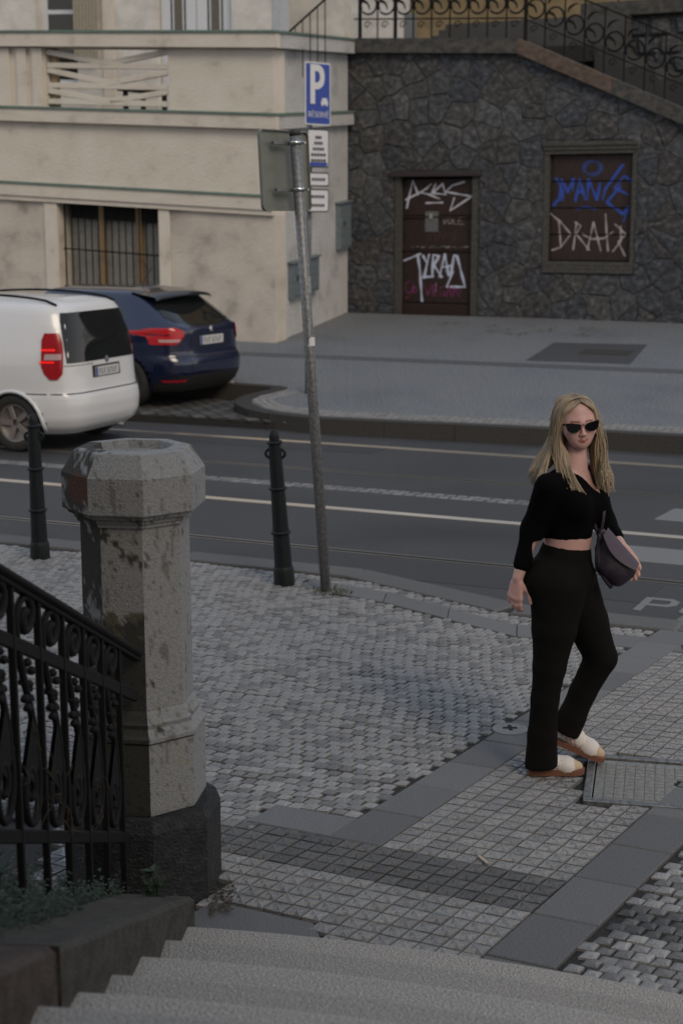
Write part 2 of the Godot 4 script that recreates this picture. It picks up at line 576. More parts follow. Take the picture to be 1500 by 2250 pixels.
	var cr := S()
	box(cr, v3(ho - hx * 0.02, -0.0035), v3(hx * 0.042, 0), Vector3(0, 0.002, 0), v3(hz * 0.013, 0))
	box(cr, v3(ho - hx * 0.02, -0.0030), v3(hx * 0.013, 0), Vector3(0, 0.002, 0), v3(hz * 0.040, 0))
	obj("lifting_slot", cr, mats.black_gap, h)
	var dr := thing("drain_lid", "round metal drain lid with cross slot in the slab strip", "drain lid", Vector3(0.815, 0, -6.93))
	var d1 := S()
	lathe(d1, Vector3.ZERO, [[0.085, -0.01], [0.085, 0.006], [0.075, 0.008], [0.07, 0.005], [0.06, 0.005], [0.055, 0.008], [0, 0.009]], 32)
	obj("lid", d1, mats.cast_iron, dr)
	var d2 := S()
	bx(d2, Vector3(0, 0.0095, 0), Vector3(0.07, 0.003, 0.018))
	bx(d2, Vector3(0, 0.0100, 0), Vector3(0.018, 0.003, 0.07))
	obj("lifting_slot", d2, mats.black_gap, dr)

func ok_spot(p: Vector2, bands: Array, a: float, b: float, lone: PackedVector2Array, foot: PackedVector2Array, inner_poly: PackedVector2Array) -> bool:
	if p.x < -3.6 or p.x > 2.9: return false
	if p.y < kerb_z(p.x) + 0.30 or p.y > nose(0, p.x) - 0.02: return false
	for r in bands:
		if r.has_point(Vector2(a, b)): return false
	if p.x < -1.15 and p.y > -6.0 - (p.x + 1.15): return false
	if Vector2(p.x + 0.735, p.y + 5.25).length() < 0.29: return false
	if p.x < -0.53 and p.y > -5.0: return false
	if Geometry2D.is_point_in_polygon(p, lone) or Geometry2D.is_point_in_polygon(p, foot) or Geometry2D.is_point_in_polygon(p, inner_poly): return false
	if p.distance_to(Vector2(0.815, -6.93)) < 0.09: return false
	return true

func tile_zone(p: Vector2, p1: Vector2, p2: Vector2, a: float, b: float) -> bool:
	if b > p1.y - 0.03: return a > p1.x and a < p2.x and b < p1.y + 3.5
	var edge := -5.84 + 0.455 * (p.x + 0.45)
	return a < p2.x and p.y > edge

func lay(parent: Node, spots: Array, called: String, pa: float, pb: float, tiles: bool) -> void:
	var seen := []
	for i in spots.size():
		if in_frame(spots[i]): seen.append([spots[i].distance_squared_to(Vector3(0, 2.45, 0)), i])
	seen.sort_custom(func(x, y): return x[0] < y[0])
	var near := {}
	for k in mini(300, seen.size()): near[seen[k][1]] = true
	var kinds := []
	var r := RandomNumberGenerator.new()
	r.seed = 99
	var x := v3(GA * (pa * 0.5 - (0.0035 if tiles else 0.0028)), 0)
	var z := v3(-GB * (pb * 0.5 - (0.0035 if tiles else 0.0028)), 0)
	for k in 12:
		var st := S()
		st.set_color(Color.WHITE)
		if tiles: relief(st, Vector3.ZERO, x, z, r)
		else: stone(st, Vector3.ZERO, x * r.randf_range(0.9, 1.02), z * r.randf_range(0.93, 1.0), 0.0, 0.007, 0.003, r)
		st.generate_normals()
		kinds.append(st.commit())
	var rest := S()
	var tone := [0.82, 0.90, 0.97, 1.04, 1.12] if tiles else [0.62, 0.80, 0.95, 1.08, 1.25]
	for i in spots.size():
		var p: Vector3 = spots[i]
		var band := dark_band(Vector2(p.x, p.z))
		var t: int = r.randi() % 5
		var y := r.randf_range(-0.0008, 0.0008) if tiles else r.randf_range(-0.004, 0.003)
		if near.has(i):
			var o := MeshInstance3D.new()
			o.name = called
			o.mesh = kinds[r.randi() % 12]
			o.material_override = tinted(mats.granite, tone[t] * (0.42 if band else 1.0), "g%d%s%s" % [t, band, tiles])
			o.position = p + Vector3(0, y, 0)
			parent.add_child(o, true)
		else:
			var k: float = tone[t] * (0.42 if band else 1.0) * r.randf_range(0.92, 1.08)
			rest.set_color(Color(k, k, k * 1.02))
			if tiles: relief(rest, p + Vector3(0, y, 0), x, z, r)
			else: stone(rest, p + Vector3(0, y, 0), x * r.randf_range(0.9, 1.02), z * r.randf_range(0.93, 1.0), 0.0, 0.007, 0.003, r)
	var o2 := obj(called + "_field", rest, mats.granite, parent)
	o2.set_meta("kind", "stuff")

# ---------- road ----------
const RD := Vector2(0.9155, 0.4023)          # along the street, to the right
const RN := Vector2(0.4023, -0.9155)         # across it, away from the camera

func road_line(p: Vector2, x0: float, x1: float) -> Array:
	return [p + RD * ((x0 - p.x) / RD.x), p + RD * ((x1 - p.x) / RD.x)]

func strip(st: SurfaceTool, a: Vector2, b: Vector2, w: float, y0: float, y1: float) -> void:
	var n := (b - a).normalized().orthogonal() * w / 2.0
	slab(st, [a - n, b - n, b + n, a + n], y0, y1)

func build_road() -> void:
	var g := structure("ground", "earth below the street and the plaza")
	var s0 := S()
	quadh(s0, Vector3(-150, -0.4, -150), Vector3(150, -0.4, -150), Vector3(150, -0.4, 60), Vector3(-150, -0.4, 60), Vector3.UP)
	obj("ground_sheet", s0, mats.soil, g)
	var rd := structure("road", "dark asphalt street with two tram tracks and worn markings")
	var st := S()
	var o := Vector2(0, -12.6)
	var nz := noise(0.6, 4, 5)
	for i in 60:
		for j in 16:
			var c := []
			for e in [[0, 0], [1, 0], [1, 1], [0, 1]]:
				var q: Vector2 = o + RD * ((i + e[0]) * 0.6 - 18.0) + RN * ((j + e[1]) * 0.6 - 4.0)
				c.append(q)
			var col := []
			for q in c:
				var k := 1.0 + nz.get_noise_2d(q.x, q.y) * 0.65
				col.append(Color(k, k, k))
			for t in [[0, 1, 2], [0, 2, 3]]:
				var up := (v3(c[t[2]], 0) - v3(c[t[0]], 0)).cross(v3(c[t[1]], 0) - v3(c[t[0]], 0)).y > 0
				for m in ([t[0], t[1], t[2]] if up else [t[0], t[2], t[1]]):
					st.set_color(col[m])
					st.add_vertex(v3(c[m], -0.05))
	obj("asphalt", st, mats.asphalt, rd)
	for e in [[Vector2(0.6, -10.4), 1.6, 0.28, 0.8], [Vector2(2.9, -15.4), 1.1, 0.30, 1.25], [Vector2(-0.9, -16.5), 1.4, 0.22, 0.78]]:
		var pa := S()
		var c0: Vector2 = e[0]
		slab(pa, [c0 - RD * e[1] - RN * e[2], c0 + RD * e[1] - RN * e[2] * 0.9, c0 + RD * e[1] * 1.02 + RN * e[2], c0 - RD * e[1] * 0.97 + RN * e[2] * 1.05], -0.07, -0.0475)
		obj("repair_patch", pa, tinted(mats.asphalt, e[3], "patch%d" % int(e[3] * 100)), rd)
	# grooved tram rails: head, groove and lip, a few millimetres above the asphalt
	var rails := [[Vector2(-2.683, -17.556), true], [Vector2(-1.411, -15.325), false], [Vector2(-1.203, -13.224), true], [Vector2(-1.193, -11.667), false]]
	for r in rails:
		var l := road_line(r[0], -14.0, 14.0)
		var head := S()
		var lift := 0.010 if r[1] else -0.006  # glinting pair tipped towards the camera, the other pair away
		var n2: Vector2 = RN * 0.028
		hexa(head, [v3(l[0] - n2, -0.08), v3(l[1] - n2, -0.08), v3(l[1] + n2, -0.08), v3(l[0] + n2, -0.08), v3(l[0] - n2, -0.044 - maxf(0.0, -lift) * 0.0), v3(l[1] - n2, -0.044), v3(l[1] + n2, -0.044 + lift), v3(l[0] + n2, -0.044 + lift)])
		var h := obj("tram_rail", head, mats.rail_glint if r[1] else mats.rail_dull, rd)
		var gr := S()
		var off: Vector2 = RN * (-0.045 if not r[1] else 0.045)
		strip(gr, l[0] + off, l[1] + off, 0.046, -0.06, -0.0455)
		obj("groove", gr, mats.black_gap, h)
		var lip := S()
		strip(lip, l[0] + off * 1.85, l[1] + off * 1.85, 0.022, -0.06, -0.0445)
		obj("lip", lip, mats.rail_dull, h)
	# row of pale setts between the tracks
	var sl := road_line(Vector2(-1.296, -14.288), -6.0, 1.9)
	var sn := int(sl[0].distance_to(sl[1]) / 0.11)
	var setts := S()
	for k in sn:
		for j in 2:
			var q: Vector2 = sl[0].lerp(sl[1], (k + 0.5 + 0.25 * j) / sn) + RN * (j * 0.1 - 0.05)
			var t := rng.randf_range(0.55, 1.0)
			setts.set_color(Color(t, t, t))
			stone(setts, v3(q, -0.045), v3(RD * 0.048, 0), v3(-RN * 0.044, 0), 0.0, 0.006, 0.003, rng)
	obj("sett_row", setts, mats.granite, rd).set_meta("kind", "stuff")
	# painted markings
	for z in [[Vector2(2.598, -12.264), Vector2(2.871, -12.737), Vector2(4.6, -12.0), Vector2(4.3, -11.52)], [Vector2(1.984, -10.816), Vector2(2.153, -11.283), Vector2(4.3, -10.34), Vector2(4.1, -9.87)]]:
		var m := S()
		slab(m, z, -0.06, -0.046)
		obj("crossing_stripe", m, mats.paint_white, rd)
	var tl := Node3D.new()
	tl.name = "road_lettering"
	rd.add_child(tl)
	# letters P O, drawn as strokes on the asphalt
	var lo := Vector2(1.90, -9.36)
	var lx := Vector2(0.93, 0.37)
	var ly := Vector2(0.30, -0.62)
	var glyph := [[[Vector2(0, 0), Vector2(0, .46), Vector2(.14, .46), Vector2(.18, .40), Vector2(.18, .28), Vector2(.14, .22), Vector2(0, .22)]], [[Vector2(.28, .06), Vector2(.28, .40), Vector2(.33, .46), Vector2(.43, .46), Vector2(.48, .40), Vector2(.48, .06), Vector2(.43, 0), Vector2(.33, 0), Vector2(.28, .06)]]]
	for ch in glyph:
		var m := S()
		for line in ch:
			for k in line.size() - 1:
				var a: Vector2 = lo + lx * line[k].x + ly * line[k].y
				var b: Vector2 = lo + lx * line[k + 1].x + ly * line[k + 1].y
				var d := (b - a).normalized() * 0.018
				strip(m, a - d, b + d, 0.05, -0.06, -0.0457 + 0.0002 * k)
		obj("letter", m, mats.paint_white, tl)

# ---------- far pavement with the parking bay ----------
func pav_y(p: Vector2) -> float:
	return 0.11 + maxf(0.0, (p.dot(RN) - 15.62)) * 0.0745

func build_far_pavement() -> void:
	var pv := structure("far_pavement", "pale cobbled pavement sloping up to the stone wall across the street")
	var edge := [Vector2(9.0, -13.5), Vector2(3.637, -15.849), Vector2(2.087, -16.48), Vector2(-0.264, -17.36), Vector2(-0.81, -17.74), Vector2(-1.042, -18.0), Vector2(-1.19, -18.33), Vector2(-1.22, -18.62), Vector2(-1.12, -18.88), Vector2(-0.80, -19.25), Vector2(-0.80, -19.42), Vector2(-1.0, -19.56), Vector2(-1.631, -19.886), Vector2(-9.0, -23.6)]
	# surface: a fine mesh clipped to the kerb line
	var poly := PackedVector2Array()
	for e in edge: poly.append(e)
	poly.append(Vector2(-9.0, -28.0)); poly.append(Vector2(-1.0, -24.6)); poly.append(Vector2(0.2, -27.6)); poly.append(Vector2(9.0, -23.4))
	var st := S()
	var nz := noise(0.5, 4, 12)
	var fine := noise(2.5, 2, 13)
	for i in 44:
		for j in 30:
			var c := Vector2(-0.3, -17.0) + RD * (i * 0.4 - 8.8) + RN * (j * 0.4 - 3.2)
			var cell := PackedVector2Array([c, c + RD * 0.4, c + RD * 0.4 + RN * 0.4, c + RN * 0.4])
			for part in Geometry2D.intersect_polygons(cell, poly):
				var idx := Geometry2D.triangulate_polygon(part)
				for t in range(0, idx.size(), 3):
					var q := [part[idx[t]], part[idx[t + 1]], part[idx[t + 2]]]
					var v := [v3(q[0], pav_y(q[0])), v3(q[1], pav_y(q[1])), v3(q[2], pav_y(q[2]))]
					var up := ((v[2] - v[0]) as Vector3).cross(v[1] - v[0]).y > 0
					for m in ([0, 1, 2] if up else [0, 2, 1]):
						var k: float = 1.0 + nz.get_noise_2d(q[m].x, q[m].y) * 0.30 + fine.get_noise_2d(q[m].x, q[m].y) * 0.12
						st.set_color(Color(k * 0.98, k, k * 1.03))
						st.add_vertex(v[m])
	obj("cobble_surface", st, mats.far_paving, pv).set_meta("kind", "stuff")
	# kerb stones, dark faces
	for i in edge.size() - 1:
		var a: Vector2 = edge[i]
		var b: Vector2 = edge[i + 1]
		var n := maxi(1, roundi(a.distance_to(b) / 1.0))
		for k in n:
			var p := a.lerp(b, float(k) / n)
			var q := a.lerp(b, (k + 0.994) / n)
			var out := (q - p).normalized().orthogonal()
			var mid := (p + q) / 2.0
			if Geometry2D.is_point_in_polygon(mid + out * 0.1, poly): out = -out
			var o1 := out * 0.13
			var y := pav_y(mid)
			var s := S()
			hexa(s, [v3(p - out * 0.10, pav_y(p) + 0.006), v3(q - out * 0.10, pav_y(q) + 0.006), v3(q + o1 * 0.85, pav_y(q) + 0.006), v3(p + o1 * 0.85, pav_y(p) + 0.006), v3(p - out * 0.10, -0.2), v3(q - out * 0.10, -0.2), v3(q + o1, -0.2), v3(p + o1, -0.2)])
			obj("kerb_stone", s, mats.kerb_dark, pv)
	# pale sett row along the kerb, laid stone by stone
	var row := S()
	for i in range(0, 9):
		var a: Vector2 = edge[i]
		var b: Vector2 = edge[i + 1]
		var out := (b - a).normalized().orthogonal()
		if Geometry2D.is_point_in_polygon((a + b) / 2.0 + out * 0.1, poly): out = -out
		var n := maxi(1, roundi(a.distance_to(b) / 0.085))
		for k in n:
			for j in 3:
				var q := a.lerp(b, (k + 0.5) / n) - out * (0.16 + j * 0.085)
				if not Geometry2D.is_point_in_polygon(q, poly): continue
				var t := rng.randf_range(0.75, 1.25)
				row.set_color(Color(t, t, t))
				var d := (b - a).normalized()
				stone(row, v3(q, pav_y(q) + 0.012), v3(d * 0.038, 0), v3(d.orthogonal() * 0.038 * (1 if d.orthogonal().y > 0 else -1), 0), 0.0, 0.006, 0.003, rng)
	obj("sett_row", row, mats.granite, pv).set_meta("kind", "stuff")
	# darker paving strip and the asphalt patch with its lid
	var dk := S()
	var l0 := Vector2(-1.6, -22.15)
	for k in 24:
		var a := l0 + RD * (k * 0.4)
		var b := l0 + RD * (k * 0.4 + 0.398)
		hexa(dk, [v3(a, pav_y(a) + 0.004), v3(b, pav_y(b) + 0.004), v3(b + RN * 0.3, pav_y(b + RN * 0.3) + 0.004), v3(a + RN * 0.3, pav_y(a + RN * 0.3) + 0.004), v3(a, pav_y(a) - 0.05), v3(b, pav_y(b) - 0.05), v3(b + RN * 0.3, pav_y(b) - 0.05), v3(a + RN * 0.3, pav_y(a) - 0.05)])
	obj("dark_strip", dk, tinted(mats.far_paving, 0.55, "far_dark"), pv)
	var pt := S()
	var pc := [Vector2(2.563, -20.9), Vector2(3.15, -22.4), Vector2(4.45, -21.95), Vector2(3.9, -20.35)]
	hexa(pt, [v3(pc[0], pav_y(pc[0]) + .006), v3(pc[1], pav_y(pc[1]) + .006), v3(pc[2], pav_y(pc[2]) + .006), v3(pc[3], pav_y(pc[3]) + .006), v3(pc[0], .2), v3(pc[1], .2), v3(pc[2], .2), v3(pc[3], .2)])
	obj("asphalt_patch", pt, tinted(mats.asphalt, 1.15, "patch"), pv)
	var lid := S()
	var lc := Vector2(3.75, -21.35)
	for e in [[0.36, 0.22, 0.010], [0.30, 0.17, 0.014]]:
		var q := [lc - RD * e[0] - RN * e[1], lc + RD * e[0] - RN * e[1], lc + RD * e[0] + RN * e[1], lc - RD * e[0] + RN * e[1]]
		hexa(lid, [v3(q[0], pav_y(q[0]) + e[2]), v3(q[1], pav_y(q[1]) + e[2]), v3(q[2], pav_y(q[2]) + e[2]), v3(q[3], pav_y(q[3]) + e[2]), v3(q[0], .3), v3(q[1], .3), v3(q[2], .3), v3(q[3], .3)])
	obj("service_lid", lid, mats.kerb_dark, pv)
	# parking bay of large setts
	var bay := structure("parking_bay", "parking bay paved with large dark setts set diagonally")
	var bb := S()
	slab(bb, [Vector2(0.0, -17.25), Vector2(-0.6, -20.0), Vector2(-9, -23.9), Vector2(-9, -21.0)], -0.2, 0.035)
	obj("bedding", bb, mats.joint, bay)
	var cnt := 0
	var dx := (RD + RN).normalized()
	var dz := (RD - RN).normalized()
	var big := S()
	var bp := PackedVector2Array([Vector2(-0.45, -17.42), Vector2(-0.95, -19.3), Vector2(-1.6, -19.75), Vector2(-7, -22.3), Vector2(-7, -20.2)])
	for i in range(-30, 20):
		for j in range(-30, 20):
			var q := Vector2(-2.2, -18.8) + dx * i * 0.17 + dz * j * 0.17
			if not Geometry2D.is_point_in_polygon(q, bp): continue
			var t := rng.randf_range(0.45, 0.85)
			if in_frame(v3(q, 0.05)) and q.x > -3.2 and cnt < 150:
				cnt += 1
				var s := S()
				stone(s, v3(q, 0.06), v3(dx * 0.078, 0), v3(dz * 0.078, 0), 0.0, 0.008, 0.004, rng, 0.06)
				obj("sett", s, tinted(mats.kerb_stone, [0.4, 0.55, 0.7][rng.randi() % 3], "bay%d" % (cnt % 3)), bay)
			else:
				big.set_color(Color(t, t, t))
				stone(big, v3(q, 0.06), v3(dx * 0.078, 0), v3(dz * 0.078, 0), 0.0, 0.008, 0.004, rng, 0.06)
	obj("sett_field", big, mats.kerb_stone, bay).set_meta("kind", "stuff")

# ---------- stucco house across the street ----------
const HC := Vector3(-1.017, 0.523, -23.219)  # foot of the corner
const E1 := Vector3(-0.891, 0.0, -0.454)
const E2 := Vector3(0.319, 0.0, -0.948)
const ON := Vector3(-0.454, 0.0, 0.891)       # out of the facade
const ON2 := Vector3(0.948, 0.0, 0.319)       # out of the side
const WE := Vector3(0.104, 0.772, -26.684)    # foot of the stone wall where it meets the house

func fp(s: float, h: float, o := 0.0) -> Vector3:
	return HC + E1 * s + Vector3(0, h + 0.05178 * s, 0) + ON * o

func sp(t: float, h: float, o := 0.0) -> Vector3:
	return HC + E2 * t + Vector3(0, h + 0.07346 * t, 0) + ON2 * o

func wp(s: float, y: float, o := 0.0) -> Vector3:
	return WE - E1 * s + Vector3(0, y, 0) + ON * o

func fbox(st: SurfaceTool, f: Callable, s0: float, s1: float, h0: float, h1: float, o0: float, o1: float) -> void:
	hexa(st, [f.call(s0, h0, o0), f.call(s1, h0, o0), f.call(s1, h1, o0), f.call(s0, h1, o0), f.call(s0, h0, o1), f.call(s1, h0, o1), f.call(s1, h1, o1), f.call(s0, h1, o1)])

func piece(called: String, m: Material, parent: Node, f: Callable, s0: float, s1: float, h0: float, h1: float, o0: float, o1: float) -> MeshInstance3D:
	var st := S()
	fbox(st, f, s0, s1, h0, h1, o0, o1)
	return obj(called, st, m, parent)

func build_house() -> void:
	var hs := thing("stucco_house", "cream stucco house with green copper ledges and lattice balcony", "house", Vector3.ZERO)
	var W: Material = mats.stucco
	var P: Material = mats.stucco_pale  # side wall copy, cool light in its colour
	# facade, round the barred window
	for r in [[0.0, 2.09, -1.0, 1.9], [4.05, 12.0, -1.0, 1.9], [2.09, 4.05, -1.0, 0.15], [0.0, 12.0, 1.9, 3.4], [0.0, 1.86, 3.4, 4.33], [4.21, 12.0, 3.4, 4.33]]:
		piece("facade_wall", mats.stucco_dirty if r[3] == 1.9 and r[2] < 0.0 else W, hs, fp, r[0], r[1], r[2], r[3], -0.35, 0.0)
	# window: reveal, curtain wall behind, mullions, bars
	var wn := Node3D.new(); wn.name = "window"; hs.add_child(wn, true)
	piece("reveal", mats.stucco, wn, fp, 2.03, 4.1, 0.1, 1.95, -0.5, -0.36)
	piece("blind", surf("blind", [C3(.20, .195, .18), C3(.25, .245, .23)], [0.3, 0.7], 1.0, 0.02, 0.9), wn, fp, 2.09, 4.05, 0.15, 1.9, -0.358, -0.30)
	piece("shade_box", mats.black_gap, wn, fp, 2.10, 3.95, 1.66, 1.895, -0.298, -0.22)
	for s in [3.36, 2.63]:
		piece("mullion", surf("mullion", [C3(.22, .15, .08), C3(.28, .20, .11)], [0.3, 0.7], 0.5, 0.03, 0.7), wn, fp, s - 0.05, s + 0.05, 0.15, 1.9, -0.295, -0.215)
	for k in 15:
		var st := S()
		var s := 2.15 + k * 0.133
		tube(st, [fp(s, 0.15, -0.12), fp(s, 1.88, -0.12)], 0.011, 6)
		obj("bar", st, mats.iron, wn)
	for h in [0.55, 1.16]:
		var st := S()
		tube(st, [fp(2.09, h, -0.118), fp(4.05, h, -0.118)], 0.012, 6)
		obj("cross_bar", st, mats.iron, wn)
	# pilaster strips beside the window
	piece("pilaster", W, hs, fp, 4.06, 4.31, -1.0, 1.88, 0.002, 0.035)
	piece("pilaster", W, hs, fp, 1.88, 2.08, -1.0, 1.88, 0.002, 0.03)
	# ledges with copper flashing
	for l in [[1.98, 2.17, 0.09, 0.0], [1.90, 1.98, 0.06, 0.0], [3.17, 3.37, 0.10, 1.0], [4.34, 4.55, 0.13, 1.0]]:
		piece("ledge", W, hs, fp, -l[2] * l[3] - 0.0, 12.0, l[0], l[1], 0.003, l[2])
		if l[3] > 0.0: piece("ledge", P, hs, sp, -0.0, 3.56, l[0], l[1], 0.003, l[2])
		if l[0] > 1.95:
			piece("copper_flashing", mats.copper, hs, fp, -(l[2] + 0.02) * l[3], 12.0, l[1] + 0.002, l[1] + 0.035, -0.1, l[2] + 0.025)
			if l[3] > 0.0: piece("copper_flashing", mats.copper, hs, sp, 0.0, 3.58, l[1] + 0.002, l[1] + 0.035, -0.1, l[2] + 0.025)
	piece("parapet_core", W, hs, fp, 0.05, 12.0, 4.335, 4.545, -0.36, 0.0)
	# ribs on the parapet
	for s in [[4.24, 4.44], [4.56, 4.75], [4.90, 6.2]]:
		piece("rib", W, hs, fp, s[0], s[1], 3.41, 4.32, 0.002, 0.05)
	# side wall
	piece("side_wall", P, hs, sp, 0.07, 3.52, -1.0, 4.33, -0.35, 0.0)
	piece("side_parapet", P, hs, sp, 0.05, 3.52, 4.335, 4.545, -0.36, 0.0)
	# lattice in the balcony opening
	var lat := [[4.2, 4.06, 1.87, 4.06], [4.2, 3.75, 1.87, 3.75], [4.2, 3.50, 1.87, 3.50], [4.2, 4.27, 3.0, 4.10], [3.0, 4.10, 1.87, 4.29], [4.2, 3.99, 3.0, 3.80], [3.0, 3.80, 1.87, 3.98], [4.2, 3.67, 3.0, 3.52], [3.0, 3.52, 1.87, 3.69]]
	for i in lat.size():
		var st := S()
		var l: Array = lat[i]
		bar(st, fp(l[0], l[1], -0.06 - 0.004 * (i % 3)), fp(l[2], l[3], -0.06 - 0.004 * (i % 3)), 0.07, 0.085, Vector3.UP, 0.006)
		obj("lattice_bar", st, W, hs)
	for s in [4.12]:
		piece("lattice_post", surf("ochre_post", [C3(.30, .22, .13), C3(.36, .27, .17)], [0.3, 0.7], 0.5, 0.02), hs, fp, s - 0.05, s + 0.05, 3.42, 4.32, -0.2, -0.11)
	# terrace floor, set-back storey with window and double door
	piece("terrace_floor", mats.kerb_stone, hs, fp, 0.65, 12.0, 3.20, 3.30, -4.0, -0.36)
	var o := -2.2
	for r in [[6.08, 12.0, 3.3, 8.5], [3.52, 5.2, 3.3, 8.5], [1.2, 2.03, 3.3, 8.5], [5.2, 6.08, 3.3, 3.9], [5.2, 6.08, 6.2, 8.5], [2.03, 3.52, 5.6, 8.5]]:
		piece("upper_wall", mats.stucco_white, hs, fp, r[0], r[1], r[2], r[3], o - 0.3, o)
	piece("downpipe_strip", surf("cool_strip", [C3(.40, .43, .47), C3(.46, .49, .53)], [0.3, 0.7], 0.8, 0.02), hs, fp, 1.08, 1.22, 3.3, 8.5, o - 0.25, o + 0.03)
	piece("wall_strip", W, hs, fp, 4.38, 4.62, 3.3, 8.5, o + 0.002, o + 0.04)
	var uw := Node3D.new(); uw.name = "window"; hs.add_child(uw, true)
	piece("frame", mats.white_paint_door, uw, fp, 5.2, 6.08, 3.9, 6.2, o - 0.25, o - 0.2)
	piece("pane", mats.glass_dark, uw, fp, 5.28, 5.95, 4.0, 5.12, o - 0.199, o - 0.19)
	piece("pane", mats.glass_dark, uw, fp, 5.28, 5.95, 5.2, 6.1, o - 0.199, o - 0.19)
	var cu := S()
	for k in 14:
		var s0 := 4.66 + k * 0.035
		var a := fp(s0, 4.3, o + 0.12 + (0.03 if k % 2 == 0 else 0.0))
		var b := fp(s0 + 0.035, 4.3, o + 0.12 + (0.0 if k % 2 == 0 else 0.03))
		quadh(cu, a, b, b + Vector3(0, 2.0, 0), a + Vector3(0, 2.0, 0), ON)
	obj("curtain", cu, surf("curtain", [C3(.20, .19, .15), C3(.30, .28, .23), C3(.40, .37, .31)], [0.3, 0.5, 0.7], 0.6, 0.05, 0.95), hs)
	for d in [[2.80, 3.50], [2.05, 2.78]]:
		var dn := Node3D.new(); dn.name = "terrace_door"; hs.add_child(dn, true)
		piece("leaf", mats.white_paint_door, dn, fp, d[0], d[1], 3.3, 5.58, o - 0.2, o - 0.12)
		var mid: float = (d[0] + d[1]) / 2.0
		piece("pane", surf("amber_pane", [C3(.07, .06, .04), C3(.10, .085, .06)], [0.3, 0.7], 0.6, 0.02, 0.1), dn, fp, mid - 0.08, mid + 0.08, 4.80, 5.45, o - 0.119, o - 0.112)
		for e in [-0.135, 0.135]:
			piece("side_pane", mats.glass_dark, dn, fp, mid + e - 0.016, mid + e + 0.016, 4.80, 5.45, o - 0.119, o - 0.112)
		var kn := S()
		lathe(kn, fp(d[0] + 0.09, 4.15, o - 0.12), [[0.02, 0.0], [0.03, 0.04], [0.0, 0.06]], 10, 0.0, ON)
		obj("handle", kn, mats.iron, dn)
	piece("rear_wall", mats.stucco_white, hs, fp, 0.6, 1.9, 3.3, 8.5, -3.8, -3.5)
	# small iron gate railing where the terrace meets the stairs
	var gt := thing("stair_handrail", "thin black handrail rising beside the house terrace", "railing")
	var st := S()
	tube(st, [fp(0.35, 4.62, -1.0), fp(-0.55, 5.3, -1.0)], 0.018, 6)
	obj("handrail", st, mats.iron, gt)
	for k in 6:
		var s := 0.30 - k * 0.13
		var b := S()
		tube(b, [fp(s, 4.0, -1.0), fp(s, 4.62 + (0.35 - s) * 0.755, -1.0)], 0.009, 5)
		obj("baluster", b, mats.iron, gt)
	# table on the terrace
	var tb := thing("terrace_table", "small dark table standing behind the balcony lattice", "table")
	piece("table_top", mats.door_wood, tb, fp, 2.3, 3.25, 3.72, 3.76, -1.3, -0.6)
	for s in [2.4, 3.15]:
		for d in [-1.2, -0.7]:
			piece("leg", mats.door_wood, tb, fp, s - 0.03, s + 0.03, 3.3, 3.72, d - 0.03, d + 0.03)
	# meter boxes on the side wall
	for b in [[0.56, 1.75, 0.58, 1.12, "grey-blue metal cabinet low on the house side wall"], [2.87, 3.42, 1.13, 1.88, "narrow grey-blue meter box beside the stone wall corner"]]:
		var c := thing("meter_box", b[4], "meter box", Vector3.ZERO, 0.0, "cabinets on the house side wall")
		piece("cabinet", mats.box_metal, c, sp, b[0], b[1], b[2], b[3], 0.002, 0.10)
		piece("door", mats.box_metal, c, sp, b[0] + 0.04, b[1] - 0.04, b[2] + 0.04, b[3] - 0.04, 0.102, 0.112)
		piece("cap", mats.box_metal, c, sp, b[0] - 0.03, b[1] + 0.03, b[3] + 0.002, b[3] + 0.03, 0.002, 0.13)
		piece("lock", mats.print_black, c, sp, b[0] + 0.10, b[0] + 0.16, (b[2] + b[3]) / 2.0, (b[2] + b[3]) / 2.0 + 0.08, 0.113, 0.122)

# ---------- stone retaining wall ----------
func cap_y(s: float) -> float:
	return 4.60 - 0.0497 * (s - 0.14) if s < 3.1 else 4.453 - 0.43 * (s - 3.1)

# spray paint on an image: soft discs along a line
func spray(im: Image, pts: Array, width: float, c: Color) -> void:
	for k in pts.size() - 1:
		var a: Vector2 = pts[k]
		var b: Vector2 = pts[k + 1]
		var n := maxi(1, int(a.distance_to(b) / (width * 0.35)))
		for i in n + 1:
			var p := a.lerp(b, float(i) / n) + Vector2(sin(i * 0.9 + a.x), cos(i * 0.7 + a.y)) * width * 0.08
			var w := width * (0.92 + 0.22 * sin(p.x * 0.06 + p.y * 0.045))
			for y in range(maxi(0, int(p.y - w)), mini(im.get_height(), int(p.y + w) + 1)):
				for x in range(maxi(0, int(p.x - w)), mini(im.get_width(), int(p.x + w) + 1)):
					var d := Vector2(x, y).distance_to(p) / w
					if d < 1.0:
						var t := clampf((1.0 - d) * 1.5, 0.0, 1.0) * c.a * 0.8
						im.set_pixel(x, y, im.get_pixel(x, y).lerp(Color(c.r, c.g, c.b), t))

func arc(c: Vector2, rx: float, ry: float, a0 := 0.0, a1 := TAU, n := 14) -> Array:
	var l := []
	for i in n + 1:
		var a := lerpf(a0, a1, float(i) / n)
		l.append(c + Vector2(cos(a) * rx, sin(a) * ry))
	return l

func offset_all(l: Array, o: Vector2) -> Array:
	var r := []
	for p in l: r.append(Vector2(p[0], p[1]) - o)
	return r

func wood_image(w: int, h: int, sd: int) -> Image:
	var im := Image.create(w, h, true, Image.FORMAT_RGB8)
	var nz := noise(0.03, 4, sd)
	var dark := C3(.014, .007, .006).linear_to_srgb()
	var pale := C3(.036, .017, .014).linear_to_srgb()
	for y in h:
		for x in w:
			im.set_pixel(x, y, dark.lerp(pale, clampf(0.5 + nz.get_noise_2d(x * 1.6, y * 0.25) * 0.9, 0.0, 1.0)))
	return im

